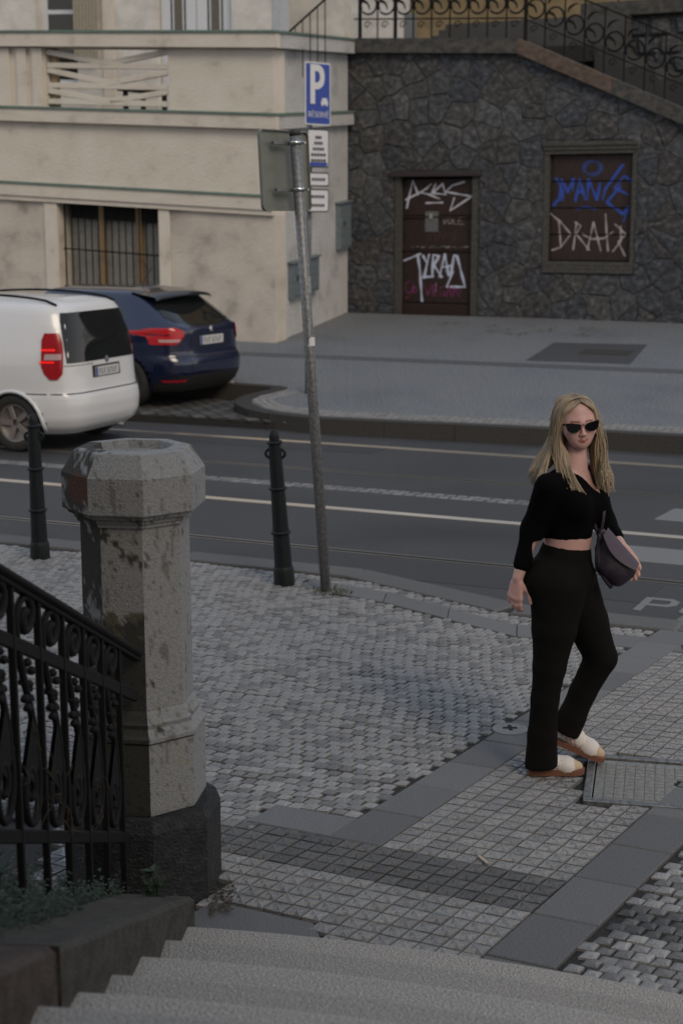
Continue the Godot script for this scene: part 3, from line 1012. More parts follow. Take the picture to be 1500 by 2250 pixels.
func painted(im: Image) -> StandardMaterial3D:
	im.generate_mipmaps()
	var m := StandardMaterial3D.new()
	m.albedo_texture = ImageTexture.create_from_image(im)
	m.roughness = 0.62
	return m

func board(called: String, m: Material, parent: Node, s0: float, s1: float, y0: float, y1: float, o0: float, o1: float, whole: Rect2) -> void:
	var st := S()
	var ch := 0.008
	var q := [[s0 + ch, y0 + ch, o1], [s1 - ch, y0 + ch, o1], [s1 - ch, y1 - ch, o1], [s0 + ch, y1 - ch, o1], [s0, y0, o0], [s1, y0, o0], [s1, y1, o0], [s0, y1, o0]]
	for f in [[0, 1, 2, 3], [0, 1, 5, 4], [1, 2, 6, 5], [2, 3, 7, 6], [3, 0, 4, 7]]:
		var p := []
		for k in f: p.append(wp(q[k][0], q[k][1], q[k][2]))
		var c: Vector3 = (p[0] + p[1] + p[2] + p[3]) / 4.0 - wp((s0 + s1) / 2.0, (y0 + y1) / 2.0, o0 - 0.02)
		var order := [0, 1, 2, 0, 2, 3] if ((p[2] - p[0]) as Vector3).cross(p[1] - p[0]).dot(c) >= 0 else [0, 2, 1, 0, 3, 2]
		for k in order:
			var e: Array = q[f[k]]
			st.set_uv(Vector2((e[0] - whole.position.x) / whole.size.x, 1.0 - (e[1] - whole.position.y) / whole.size.y))
			st.add_vertex(p[k])
	obj(called, st, m, parent)

func build_stone_wall() -> void:
	var sw := thing("stone_wall", "dark rubble stone retaining wall with sloping coping", "stone wall")
	# core
	var st := S()
	for r in [[0.0, 0.98, -1.0, -1.0], [2.38, 3.62, -1.0, -1.0], [5.09, 9.5, -1.0, -1.0], [0.98, 2.38, 2.30, 2.30], [3.62, 5.09, -1.0, -1.0], [3.62, 5.09, 2.72, 2.72]]:
		var top0 := cap_y(r[0]) - 0.2
		var top1 := cap_y(r[1]) - 0.2
		if r[0] == 3.62 and r[2] < 0.0:
			top0 = 0.79; top1 = 0.79
		if r[0] < 3.1 and r[1] > 3.1:
			hexa(st, [wp(r[0], r[2], -0.4), wp(3.1, r[2], -0.4), wp(3.1, cap_y(3.1) - 0.2, -0.4), wp(r[0], top0, -0.4), wp(r[0], r[2]), wp(3.1, r[2]), wp(3.1, cap_y(3.1) - 0.2), wp(r[0], top0)])
			hexa(st, [wp(3.1, r[2], -0.4), wp(r[1], r[3], -0.4), wp(r[1], top1, -0.4), wp(3.1, cap_y(3.1) - 0.2, -0.4), wp(3.1, r[2]), wp(r[1], r[3]), wp(r[1], top1), wp(3.1, cap_y(3.1) - 0.2)])
		else:
			hexa(st, [wp(r[0], r[2], -0.4), wp(r[1], r[3], -0.4), wp(r[1], top1, -0.4), wp(r[0], top0, -0.4), wp(r[0], r[2]), wp(r[1], r[3]), wp(r[1], top1), wp(r[0], top0)])
	obj("mortar", st, mats.mortar, sw)
	# rubble: cells round jittered points, each a stone of its own
	var tone_n := noise(0.55, 3, 17)
	var pts := []
	var gx := 0.42
	var gy := 0.33
	for j in range(-1, 16):
		for i in range(-1, 22):
			pts.append(Vector2((i + (0.5 if j % 2 else 0.0)) * gx + rng.randf_range(-0.22, 0.22), j * gy + rng.randf_range(-0.17, 0.17)))
	var holes := [PackedVector2Array([Vector2(0.90, -1), Vector2(2.46, -1), Vector2(2.46, 2.40), Vector2(0.90, 2.40)]), PackedVector2Array([Vector2(3.58, 0.72), Vector2(5.13, 0.72), Vector2(5.13, 2.84), Vector2(3.58, 2.84)])]
	var field := PackedVector2Array([Vector2(0.0, -0.25), Vector2(8.6, -0.25), Vector2(8.6, cap_y(8.6) - 0.22), Vector2(3.1, cap_y(3.1) - 0.22), Vector2(0.0, cap_y(0.0) - 0.22)])
	for i in pts.size():
		var c: Vector2 = pts[i]
		var cell := PackedVector2Array([c + Vector2(-1, -1), c + Vector2(1, -1), c + Vector2(1, 1), c + Vector2(-1, 1)])
		for k in pts.size():
			if k == i or c.distance_squared_to(pts[k]) > 1.7: continue
			var m: Vector2 = (c + pts[k]) / 2.0
			var d: Vector2 = (pts[k] - c).normalized()
			var n := PackedVector2Array()
			for v in cell.size():
				var a := cell[v]
				var b := cell[(v + 1) % cell.size()]
				var da := (a - m).dot(d)
				var db := (b - m).dot(d)
				if da <= 0: n.append(a)
				if (da < 0) != (db < 0) and absf(da - db) > 1e-9: n.append(a.lerp(b, da / (da - db)))
			cell = n
			if cell.size() < 3: break
		if cell.size() < 3: continue
		var parts: Array = Geometry2D.intersect_polygons(cell, field)
		for h in holes:
			var nx := []
			for p in parts: nx.append_array(Geometry2D.clip_polygons(p, h))
			parts = nx
		for p in parts:
			for q in Geometry2D.offset_polygon(p, -rng.randf_range(0.003, 0.010)):
				if q.size() < 3: continue
				var zone := tone_n.get_noise_2d(c.x, c.y) * 4.0 + 2.0 + rng.randf_range(-1.3, 1.3) + (c.y - 2.2) * 0.45
				rubble(sw, q, "rubble" + str([0, 4, 1, 2, 3, 5][clampi(int(zone), 0, 5)]))
	# coping
	for e in [[-0.02, 1.5], [1.505, 3.1], [3.105, 4.7], [4.705, 6.3], [6.305, 9.3]]:
		var s := S()
		var a: float = e[0]
		var b: float = e[1]
		hexa(s, [wp(a, cap_y(a) - 0.235, -0.45), wp(b, cap_y(b) - 0.235, -0.45), wp(b, cap_y(b), -0.45), wp(a, cap_y(a), -0.45), wp(a, cap_y(a) - 0.235, 0.12), wp(b, cap_y(b) - 0.235, 0.12), wp(b, cap_y(b), 0.12), wp(a, cap_y(a), 0.12)])
		obj("coping_stone", s, mats.coping if a < 3.0 or a > 4.0 else mats.coping_red, sw)
	build_wall_door(sw)
	build_shutter(sw)

func rubble(parent: Node, q: PackedVector2Array, key: String) -> void:
	var c := Vector2.ZERO
	for v in q: c += v
	c /= q.size()
	var st := S()
	var lift := rng.randf_range(0.008, 0.026)
	var n := q.size()
	var lo := []
	var up := []
	for v in q:
		lo.append(wp(v.x, v.y, -0.01))
		var w := v.lerp(c, 0.06) + Vector2(rng.randf_range(-.01, .01), rng.randf_range(-.01, .01))
		up.append(wp(w.x, w.y, lift + rng.randf_range(-0.007, 0.007)))
	var m := wp(c.x, c.y, lift + rng.randf_range(-0.005, 0.02))
	for i in n:
		var j := (i + 1) % n
		quadh(st, lo[i], lo[j], up[j], up[i], (lo[i] + lo[j]) / 2.0 - wp(c.x, c.y, -0.05))
		trih(st, up[i], up[j], m, ON)
	obj("stone", st, mats[key], parent)

func build_wall_door(sw: Node) -> void:
	var d := Node3D.new(); d.name = "door"; sw.add_child(d, true)
	d.set_meta("label", "dark brown door covered in white graffiti")
	var im := wood_image(390, 766, 3)
	var o := Vector2(65, 205)
	var w := Color(0.78, 0.80, 0.86, 0.9)
	for l in [[[88, 378], [96, 330], [120, 220], [150, 300]], [[80, 330], [165, 285], [205, 262]], [[222, 240], [165, 288], [210, 300], [268, 325]], [[245, 240], [225, 292], [300, 300], [282, 240], [235, 285]], [[400, 230], [335, 250], [300, 285], [440, 312], [325, 392], [347, 318]], [[195, 348], [285, 346]]]:
		spray(im, offset_all(l, o), 7.0, w)
	for l in [[[75, 680], [105, 668], [165, 640]], [[150, 645], [162, 720], [177, 915]], [[180, 650], [203, 695], [214, 642]], [[203, 695], [188, 775]], [[180, 776], [240, 768]], [[232, 775], [236, 645], [268, 652], [240, 705], [285, 772]], [[272, 770], [300, 642], [322, 762]], [[288, 715], [330, 708]], [[332, 770], [350, 645], [366, 650], [412, 826], [312, 828], [345, 740]]]:
		spray(im, offset_all(l, o), 9.0, Color(0.75, 0.80, 0.90, 0.95))
	for l in [[[285, 430], [295, 468], [307, 432]], [[345, 435], [345, 468], [363, 468]], [[390, 432], [370, 434], [370, 468], [400, 468]], [[370, 450], [388, 450]]]:
		spray(im, offset_all(l, o), 3.2, Color(0.62, 0.58, 0.60, 0.8))
	spray(im, arc(Vector2(325, 450) - o, 11, 16), 3.2, Color(0.62, 0.58, 0.60, 0.8))
	for l in [[[205, 520], [215, 560], [232, 515]], [[245, 520], [245, 560]], [[262, 560], [268, 515], [290, 560]], [[300, 560], [300, 515], [325, 530], [300, 540]], [[365, 505], [335, 530], [362, 548], [335, 565]]]:
		spray(im, offset_all(l, o), 3.0, Color(0.30, 0.20, 0.17, 0.8))
	var pk := Color(0.50, 0.16, 0.42, 0.75)
	spray(im, arc(Vector2(105, 835) - o, 24, 34, -0.6, 5.2), 4.0, pk)
	spray(im, arc(Vector2(134, 850) - o, 11, 17), 3.6, pk)
	for l in [[[190, 815], [210, 880], [226, 812]], [[262, 820], [236, 822], [238, 882], [262, 880]], [[238, 850], [256, 848]], [[300, 822], [276, 835], [278, 880], [300, 876], [298, 852]], [[310, 885], [325, 822], [340, 885]], [[350, 885], [352, 830], [380, 885], [384, 835]], [[85, 895], [100, 895]]]:
		spray(im, offset_all(l, o), 4.0, pk)
	for k in 40:
		var dot := Vector2(rng.randf_range(50, 360), 395 + rng.randf_range(-5, 5))
		spray(im, [dot, dot + Vector2(3, 0)], 2.0, w)
	for k in 7:
		var dx := rng.randf_range(40, 350)
		var dy := rng.randf_range(440, 600)
		spray(im, [Vector2(dx, dy), Vector2(dx + 2, dy + rng.randf_range(30, 90))], 1.8, Color(0.6, 0.63, 0.7, 0.6))
	var pm := painted(im)
	var whole := Rect2(1.02, 0.04, 1.32, 2.24)
	for b in [[1.03, 2.33, 1.65, 2.26], [1.03, 2.33, 1.08, 1.60], [1.03, 2.33, 0.18, 1.04]]:
		board("panel", pm, d, b[0], b[1], b[2], b[3], -0.12, -0.075, whole)
	for y in [1.60, 1.04]:
		board("cross_rail", pm, d, 1.03, 2.33, y + 0.003, y + 0.047, -0.12, -0.06, whole)
	board("kick_board", mats.door_wood, d, 1.03, 2.33, -0.05, 0.175, -0.12, -0.07, whole)
	piece("backing", mats.black_gap, d, wp, 0.99, 2.37, -0.3, 2.32, -0.3, -0.125)
	for s in [[0.92, 1.02], [2.335, 2.44]]:
		piece("jamb", mats.frame_stone, d, wp, s[0], s[1], -0.3, 2.30, -0.11, 0.02)
	piece("lintel", surf("lintel", [C3(.03, .022, .026), C3(.045, .034, .038)], [0.3, 0.7], 0.8, 0.03, 0.6), d, wp, 0.86, 2.50, 2.30, 2.40, -0.1, 0.09)
	piece("lock_plate", mats.galvanised, d, wp, 1.45, 1.69, 1.38, 1.72, -0.074, -0.062)
	piece("lock", mats.clamp_steel, d, wp, 1.54, 1.60, 1.60, 1.68, -0.061, -0.03)

func build_shutter(sw: Node) -> void:
	var d := Node3D.new(); d.name = "shutter"; sw.add_child(d, true)
	d.set_meta("label", "boarded window with blue and white graffiti")
	var im := wood_image(465, 640, 8)
	var o := Vector2(930, 85)
	var b := Color(0.16, 0.30, 0.68, 0.75)
	spray(im, arc(Vector2(1165, 165) - o, 48, 40), 16.0, Color(0.16, 0.28, 0.62, 0.35))
	for l in [[[965, 225], [1000, 300], [1005, 358]], [[985, 360], [995, 232], [1030, 310], [1060, 232], [1058, 300]], [[1075, 360], [1095, 232], [1130, 355]], [[1085, 310], [1120, 305]], [[1140, 355], [1145, 235], [1195, 355], [1210, 250]], [[1225, 355], [1240, 290], [1330, 150]], [[1400, 265], [1340, 215], [1290, 285], [1365, 325]], [[1320, 275], [1250, 370], [1340, 440], [1368, 400], [1345, 485]], [[950, 390], [975, 355]]]:
		spray(im, offset_all(l, o), 11.0, b)
	spray(im, arc(Vector2(1135, 425) - o, 60, 26, PI * 1.1, PI * 1.9), 10.0, Color(0.14, 0.24, 0.56, 0.6))
	var w := Color(0.66, 0.63, 0.64, 0.85)
	for l in [[[930, 430], [985, 480], [1000, 640]], [[985, 475], [1055, 560], [1000, 640], [950, 660]], [[1070, 655], [1085, 490]], [[1078, 490], [1110, 510], [1085, 560], [1160, 655]], [[1150, 655], [1180, 490], [1225, 660]], [[1120, 560], [1170, 590], [1240, 585], [1290, 545]], [[1245, 440], [1255, 560], [1265, 660]], [[1300, 500], [1360, 560], [1320, 605], [1360, 690]], [[1330, 510], [1335, 600], [1290, 665]]]:
		spray(im, offset_all(l, o), 7.0, w)
	var pm := painted(im)
	var whole := Rect2(3.66, 0.92, 1.40, 1.70)
	for k in 4:
		board("plank", pm, d, 3.67, 5.05, 0.93 + k * 0.422, 1.348 + k * 0.422, -0.12, -0.08 + 0.004 * (k % 2), whole)
	piece("backing", mats.black_gap, d, wp, 3.62, 5.09, 0.8, 2.72, -0.3, -0.125)
	for s in [[3.59, 3.665], [5.055, 5.12]]:
		piece("jamb", mats.frame_stone, d, wp, s[0], s[1], 0.80, 2.72, -0.11, 0.015)
	for k in 3:
		piece("lintel", mats.frame_stone, d, wp, 3.57 - 0.0 * k, 5.14, 2.625 + k * 0.065, 2.685 + k * 0.065, -0.11, 0.02 + 0.02 * k)
	for k in 3:
		piece("sill_board", mats.frame_stone, d, wp, 3.59, 5.12, 0.735 + k * 0.062, 0.793 + k * 0.062, -0.11, 0.05 - 0.012 * k)

# ---------- terrace and stairs above the wall ----------
func build_upper_terrace() -> void:
	var rl := thing("scroll_railing", "black wrought iron scroll railing on top of the stone wall", "railing")
	var hh := 1.02
	for k in 27:
		var s := 0.16 + k * 0.332
		var y := cap_y(s)
		var st := S()
		var big: bool = k == 0 or k == 2 or k == 9 or k == 18
		tube(st, [wp(s, y, -0.15), wp(s, y + hh, -0.15)], 0.032 if big else 0.013, 6)
		obj("post" if big else "baluster", st, mats.iron, rl)
		if k == 26: continue
		# one scroll in every gap: ring, comma and leaf
		var c := Vector2(s + 0.166, cap_y(s + 0.166) + 0.56)
		var sc := S(true)
		var ring := []
		for i in 22:
			var a := -0.5 + TAU * 0.97 * i / 21.0
			var r := 0.148
			ring.append(wp(c.x - cos(a) * r, c.y + sin(a) * r, -0.15))
		tube(sc, ring, 0.017, 5)
		obj("ring", sc, mats.iron, rl)
		sc = S(true)
		var com := []
		for i in 10:
			var a := PI * 0.75 - 1.9 * i / 9.0
			var r := 0.10 - 0.006 * i
			com.append(wp(c.x + cos(a) * r - 0.03, c.y + sin(a) * r * 0.9 - 0.01 * i, -0.15))
		tube(sc, com, [0.026, 0.028, 0.026, 0.024, 0.02, 0.018, 0.016, 0.014, 0.012, 0.008], 5)
		obj("scroll", sc, mats.iron, rl)
		sc = S(true)
		var leaf := []
		for i in 8:
			var a := PI - 1.8 * i / 7.0
			leaf.append(wp(c.x + 0.03 + cos(a) * 0.15, c.y + 0.20 + sin(a) * 0.12, -0.15))
		tube(sc, leaf, [0.006, 0.014, 0.02, 0.022, 0.02, 0.016, 0.01, 0.005], 5)
		obj("iron_leaf", sc, mats.iron, rl)
		var vo := S(true)
		var v := []
		for i in 14:
			var a := TAU * 1.2 * i / 13.0
			var r := 0.07 - 0.0045 * i
			v.append(wp(c.x - 0.03 + cos(a) * r, cap_y(c.x) + 0.24 + sin(a) * r, -0.15))
		tube(vo, v, 0.009, 5)
		obj("volute", vo, mats.iron, rl)
	for e in [[0.335, 0.030], [1.0, 0.04]]:
		var st := S()
		bar(st, wp(0.05, cap_y(0.05) + e[0], -0.15), wp(3.1, cap_y(3.1) + e[0], -0.15), e[1], e[1] * 0.7)
		bar(st, wp(3.1, cap_y(3.1) + e[0], -0.15), wp(9.2, cap_y(9.2) + e[0], -0.15), e[1], e[1] * 0.7)
		obj("rail", st, mats.iron, rl)
	# landing, flight of steps and walls behind
	var up := thing("terrace_stairs", "grey stone stairs and landing behind the scroll railing", "stairs")
	piece("landing", mats.kerb_dark, up, wp, -0.3, 4.2, 4.1, 4.36, -2.6, -0.46)
	for k in 5:
		piece("step", tinted(mats.kerb_stone, 0.5, "upstep"), up, wp, 0.9, 4.2, 4.37 + k * 0.13, 4.495 + k * 0.13, -2.6, -0.9 - k * 0.3)
	for k in 8:
		piece("step", tinted(mats.kerb_stone, 0.5, "upstep"), up, wp, 4.22 + k * 0.5, 4.715 + k * 0.5, 2.0 - 0.1 * k, 4.2 - k * 0.215, -2.6, -0.46)
	var cheek := S()
	hexa(cheek, [wp(-0.1, 4.3, -2.5), wp(0.75, 4.3, -0.7), wp(0.75, 4.55, -0.7), wp(-0.1, 5.3, -2.5), wp(0.15, 4.3, -2.5), wp(0.95, 4.3, -0.7), wp(0.95, 4.55, -0.7), wp(0.15, 5.3, -2.5)])
	obj("cheek_wall", cheek, tinted(mats.kerb_stone, 0.8, "upcheek"), up)
	var bw := thing("terrace_wall", "dark rubble wall behind the stairs at upper right", "stone wall")
	var o := -2.6
	piece("mortar", mats.mortar, bw, wp, 2.2, 9.5, 1.5, 5.03, o - 0.4, o)
	for j in 9:
		for i in 15:
			var s := 2.3 + i * 0.44 + (0.2 if j % 2 else 0.0) + rng.randf_range(-.05, .05)
			var y := 2.2 + j * 0.31
			var st := S()
			var l := 0.19 + rng.randf_range(-.03, .02)
			box(st, wp(s + 0.2, y + 0.15, o + 0.01), -E1 * l, Vector3(rng.randf_range(-.02, .02), 0.135, 0), ON * 0.05, 0.03)
			obj("stone", st, mats["rubble%d" % (rng.randi() % 4)], bw)
	piece("coping_stone", mats.coping, bw, wp, 3.3, 9.5, 5.035, 5.27, o - 0.45, o + 0.15)
	piece("coping_stone", mats.coping, bw, wp, 2.15, 3.29, 4.86, 5.0, o - 0.45, o + 0.15)
	var oh := thing("ochre_house", "ochre yellow house wall behind the upper terrace", "house")
	piece("wall", mats.ochre, oh, wp, -1.2, 9.0, 3.5, 11.0, -6.0, -5.2)
	piece("wing", mats.stucco_white, oh, wp, -6.0, -1.22, 3.5, 11.0, -6.0, -5.2)
	piece("plinth", mats.stucco, oh, wp, -3.2, 9.0, 3.5, 4.9, -5.19, -5.1)
	for s in [0.5, 3.4, 6.2]:
		var wn := Node3D.new(); wn.name = "window"; oh.add_child(wn, true)
		piece("frame", mats.white_paint_door, wn, wp, s, s + 1.2, 6.6, 8.4, -5.19, -5.14)
		piece("pane", mats.glass_dark, wn, wp, s + 0.1, s + 1.1, 6.7, 8.3, -5.139, -5.13)
	for k in 3:
		var st := S()
		tube(st, [wp(3.9 + k * 0.55, 5.2, -2.7), wp(3.9 + k * 0.55, 6.2, -2.7)], 0.014, 6)
		obj("fence_bar", st, mats.iron, bw)

# added unseen hedge left of the stairs, put there to shade them
func build_shade_hedge() -> void:
	var h := thing("added_shade_hedge", "added unseen dark hedge left of the stairs, placed for its shade", "hedge")
	var st := S()
	bx(st, Vector3(-3.05, 2.2, -0.6), Vector3(1.9, 4.6, 7.0), 0.3)
	obj("core", st, plain("hedge_core", C3(.012, .018, .009), 1.0), h)
	var r := RandomNumberGenerator.new()
	r.seed = 41
	var lv := S()
	for k in 9000:
		var side := r.randi() % 3
		var p := Vector3(-2.1, r.randf_range(-0.1, 4.5), r.randf_range(-4.1, 2.9))
		if side == 1: p = Vector3(r.randf_range(-4.0, -2.1), 4.5, r.randf_range(-4.1, 2.9))
		elif side == 2: p = Vector3(r.randf_range(-4.0, -2.1), r.randf_range(-0.1, 4.5), -4.1)
		p += Vector3(r.randf_range(-.12, .14), r.randf_range(-.1, .1), r.randf_range(-.14, .1))
		var g := r.randf_range(0.6, 1.4)
		lv.set_color(Color(g, g, g))
		var a := r.randf() * TAU
		leaf_at(lv, p, Vector3(cos(a), r.randf_range(-.4, .8), sin(a)).normalized(), 0.02, r.randf_range(0.05, 0.09))
	obj("leaves", lv, plain("hedge_leaf", C3(.028, .05, .02), 0.6), h).set_meta("kind", "stuff")


# added unseen house behind the camera, there to shade the near ground
func build_shade_house() -> void:
	var h := thing("added_shade_house", "added unseen tall house behind the camera, blocking light from the stairs", "house")
	var st := S()
	bx(st, Vector3(-8.0, 7.0, 9.0), Vector3(25.0, 15.0, 6.0))
	obj("wall", st, surf("grey_render", [C3(.22, .21, .20), C3(.28, .27, .26)], [0.3, 0.7], 2.5, 0.01, 0.9), h)
	for i in 8:
		for j in 3:
			st = S()
			bx(st, Vector3(-18.5 + i * 3.0, 4.0 + j * 3.6, 5.96), Vector3(1.2, 1.8, 0.06))
			obj("window", st, mats.glass_dark, h)

# ---------- stairs in front ----------
func cheek_x(z: float) -> float:
	return -0.509 - 0.066 * (z + 4.6)

func cheek_y(z: float) -> float:
	return 0.24 + 0.41 * (z + 4.6)

func build_steps() -> void:
	var sr := structure("stairs", "broad curved granite steps in the foreground")
	for i in 9:
		var st := S()
		var y := 0.14 * (i + 1)
		var x0 := cheek_x(nose(i, -0.55)) - 0.02
		var n := 22
		for k in n:
			var xa := lerpf(x0, 2.4, float(k) / n)
			var xb := lerpf(x0, 2.4, float(k + 1) / n)
			var a := Vector3(xa, y, nose(i, xa))
			var b := Vector3(xb, y, nose(i, xb))
			var c := Vector3(xb, y, nose(i + 1, xb) + 0.06)
			var d := Vector3(xa, y, nose(i + 1, xa) + 0.06)
			var prev_a := a
			var prev_b := b
			# worn rounded edge
			var r := 0.030
			var prof := [[r, 0.0], [r * 0.4, -r * 0.18], [0.0, -r * 0.6], [0.0, -r]]
			quadh(st, Vector3(xa, y, a.z + r), Vector3(xb, y, b.z + r), c, d, Vector3.UP)
			for q in 3:
				quadh(st, Vector3(xa, y + prof[q][1], a.z + prof[q][0]), Vector3(xb, y + prof[q][1], b.z + prof[q][0]), Vector3(xb, y + prof[q + 1][1], b.z + prof[q + 1][0]), Vector3(xa, y + prof[q + 1][1], a.z + prof[q + 1][0]), Vector3(0, 1, -1))
			quadh(st, Vector3(xa, y - r, a.z), Vector3(xb, y - r, b.z), Vector3(xb, y - 0.30, b.z), Vector3(xa, y - 0.30, a.z), Vector3(0, 0, -1))
		quadh(st, Vector3(2.4, y, nose(i, 2.4)), Vector3(2.4, y, nose(i + 1, 2.4)), Vector3(2.4, y - 0.3, nose(i + 1, 2.4)), Vector3(2.4, y - 0.3, nose(i, 2.4)), Vector3.RIGHT)
		obj("step", st, tinted(mats.step_stone, [1.0, 0.88, 1.04, 0.92, 1.06, 0.9, 1.0, 0.9, 1.0][i], "step%d" % i), sr)
	# cheek wall of sandstone blocks along the stairs
	var ck := thing("cheek_wall", "low brown sandstone cheek wall beside the granite steps", "wall")
	var joints := [-4.72, -3.02, -1.6]
	for i in 2:
		var st := S()
		var n := 8
		for k in n:
			var z0 := lerpf(joints[i] + 0.004, joints[i + 1] - 0.004, float(k) / n)
			var z1 := lerpf(joints[i] + 0.004, joints[i + 1] - 0.004, float(k + 1) / n)
			var j0 := sin(z0 * 9.0) * 0.006
			var j1 := sin(z1 * 9.0) * 0.006
			var a0 := Vector3(cheek_x(z0) + j0, 0, z0)
			var a1 := Vector3(cheek_x(z1) + j1, 0, z1)
			var w := Vector3(-0.24, 0, -0.02)
			var c := 0.016
			var t0 := Vector3(0, cheek_y(z0), 0)
			var t1 := Vector3(0, cheek_y(z1), 0)
			quadh(st, a0 + t0 - Vector3(0, 0.6, 0), a1 + t1 - Vector3(0, 0.6, 0), a1 + t1 - Vector3(0, c, 0), a0 + t0 - Vector3(0, c, 0), Vector3.RIGHT)
			quadh(st, a0 + t0 - Vector3(0, c, 0), a1 + t1 - Vector3(0, c, 0), a1 + t1 - Vector3(c, 0, 0), a0 + t0 - Vector3(c, 0, 0), Vector3(1, 1, 0))
			quadh(st, a0 + t0 - Vector3(c, 0, 0), a1 + t1 - Vector3(c, 0, 0), a1 + t1 + w, a0 + t0 + w, Vector3.UP)
			quadh(st, a0 + t0 + w, a1 + t1 + w, a1 + t1 + w - Vector3(0, 0.6, 0), a0 + t0 + w - Vector3(0, 0.6, 0), Vector3.LEFT)
		for e in [joints[i] + 0.004, joints[i + 1] - 0.004]:
			var a := Vector3(cheek_x(e), cheek_y(e), e)
			var w := Vector3(-0.24, 0, -0.02)
			quadh(st, a - Vector3(0, 0.6, 0), a, a + w, a + w - Vector3(0, 0.6, 0), Vector3(0, 0, -1) if e < joints[i] + 0.1 else Vector3.BACK)
		obj("sandstone_block", st, mats.sandstone if i == 0 else mats.sandstone_red, ck)
	# planted bed behind it
	var bed := structure("planting_bed", "dark soil bed between the cheek wall and the railing")
	var sb := S()
	var nz := noise(3.0, 3, 21)
	for i in 16:
		for j in 5:
			var c := []
			for e in [[0, 0], [1, 0], [1, 1], [0, 1]]:
				var z: float = -4.85 + (i + e[0]) * 0.2
				var x: float = cheek_x(z) - 0.2 - (j + e[1]) * 0.13
				c.append(Vector3(x, cheek_y(z) - 0.05 + nz.get_noise_2d(x, z) * 0.05 - 0.025 * (j + e[1]), z))
			quadh(sb, c[0], c[1], c[2], c[3], Vector3.UP)
	obj("soil", sb, mats.soil, bed)

# ---------- octagonal pillar ----------
func oct(st: SurfaceTool, o: Vector3, prof: Array, turn: float, stain: Callable) -> void:
	for i in prof.size() - 1:
		for k in 8:
			var a0 := turn + TAU * k / 8
			var a1 := turn + TAU * (k + 1) / 8
			var p := o + Vector3(cos(a0) * prof[i][0], prof[i][1], sin(a0) * prof[i][0])
			var q := o + Vector3(cos(a1) * prof[i][0], prof[i][1], sin(a1) * prof[i][0])
			var r := o + Vector3(cos(a1) * prof[i + 1][0], prof[i + 1][1], sin(a1) * prof[i + 1][0])
			var s := o + Vector3(cos(a0) * prof[i + 1][0], prof[i + 1][1], sin(a0) * prof[i + 1][0])
			var nu := maxi(1, int(p.distance_to(q) / 0.010))
			var nv := maxi(1, int(p.distance_to(s) / 0.012))
			for u in nu:
				for v in nv:
					var g := []
					for e in [[0, 0], [1, 0], [1, 1], [0, 1]]:
						var fu: float = float(u + e[0]) / nu
						var fv: float = float(v + e[1]) / nv
						g.append(p.lerp(q, fu).lerp(s.lerp(r, fu), fv))
					for t in [0, 1, 2, 0, 2, 3]:
						st.set_color(stain.call(g[t], k))
						st.add_vertex(g[t])

var _n1: FastNoiseLite
var _n2: FastNoiseLite
var _n3: FastNoiseLite

# weathering and painted shade of the stone: soot crusts, runs, bare ochre patches where the crust has flaked
func weather_and_shade(p: Vector3, face: int) -> Color:
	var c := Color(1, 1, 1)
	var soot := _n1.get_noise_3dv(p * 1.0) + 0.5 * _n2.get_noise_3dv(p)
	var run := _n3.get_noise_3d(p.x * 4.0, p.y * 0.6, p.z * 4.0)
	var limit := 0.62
	if face == 1 or face == 2: limit = -0.32  # left faces: soot spread further, painting in their shade as well
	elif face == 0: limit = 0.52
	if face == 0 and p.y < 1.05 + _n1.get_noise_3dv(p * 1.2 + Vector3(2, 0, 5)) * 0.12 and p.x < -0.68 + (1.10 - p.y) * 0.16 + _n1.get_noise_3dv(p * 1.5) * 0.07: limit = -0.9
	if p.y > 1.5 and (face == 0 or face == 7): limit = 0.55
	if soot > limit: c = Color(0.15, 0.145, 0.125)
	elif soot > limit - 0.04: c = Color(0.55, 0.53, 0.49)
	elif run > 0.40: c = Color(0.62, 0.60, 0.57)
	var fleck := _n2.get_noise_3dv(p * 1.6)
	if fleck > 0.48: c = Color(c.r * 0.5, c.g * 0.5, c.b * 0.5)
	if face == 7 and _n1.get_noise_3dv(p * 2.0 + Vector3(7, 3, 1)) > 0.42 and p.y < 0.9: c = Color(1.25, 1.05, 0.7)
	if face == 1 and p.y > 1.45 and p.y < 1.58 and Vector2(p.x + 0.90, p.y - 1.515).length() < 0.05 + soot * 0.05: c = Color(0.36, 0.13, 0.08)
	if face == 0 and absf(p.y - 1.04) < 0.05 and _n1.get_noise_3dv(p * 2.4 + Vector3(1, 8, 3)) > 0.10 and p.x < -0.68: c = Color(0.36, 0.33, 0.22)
	return c

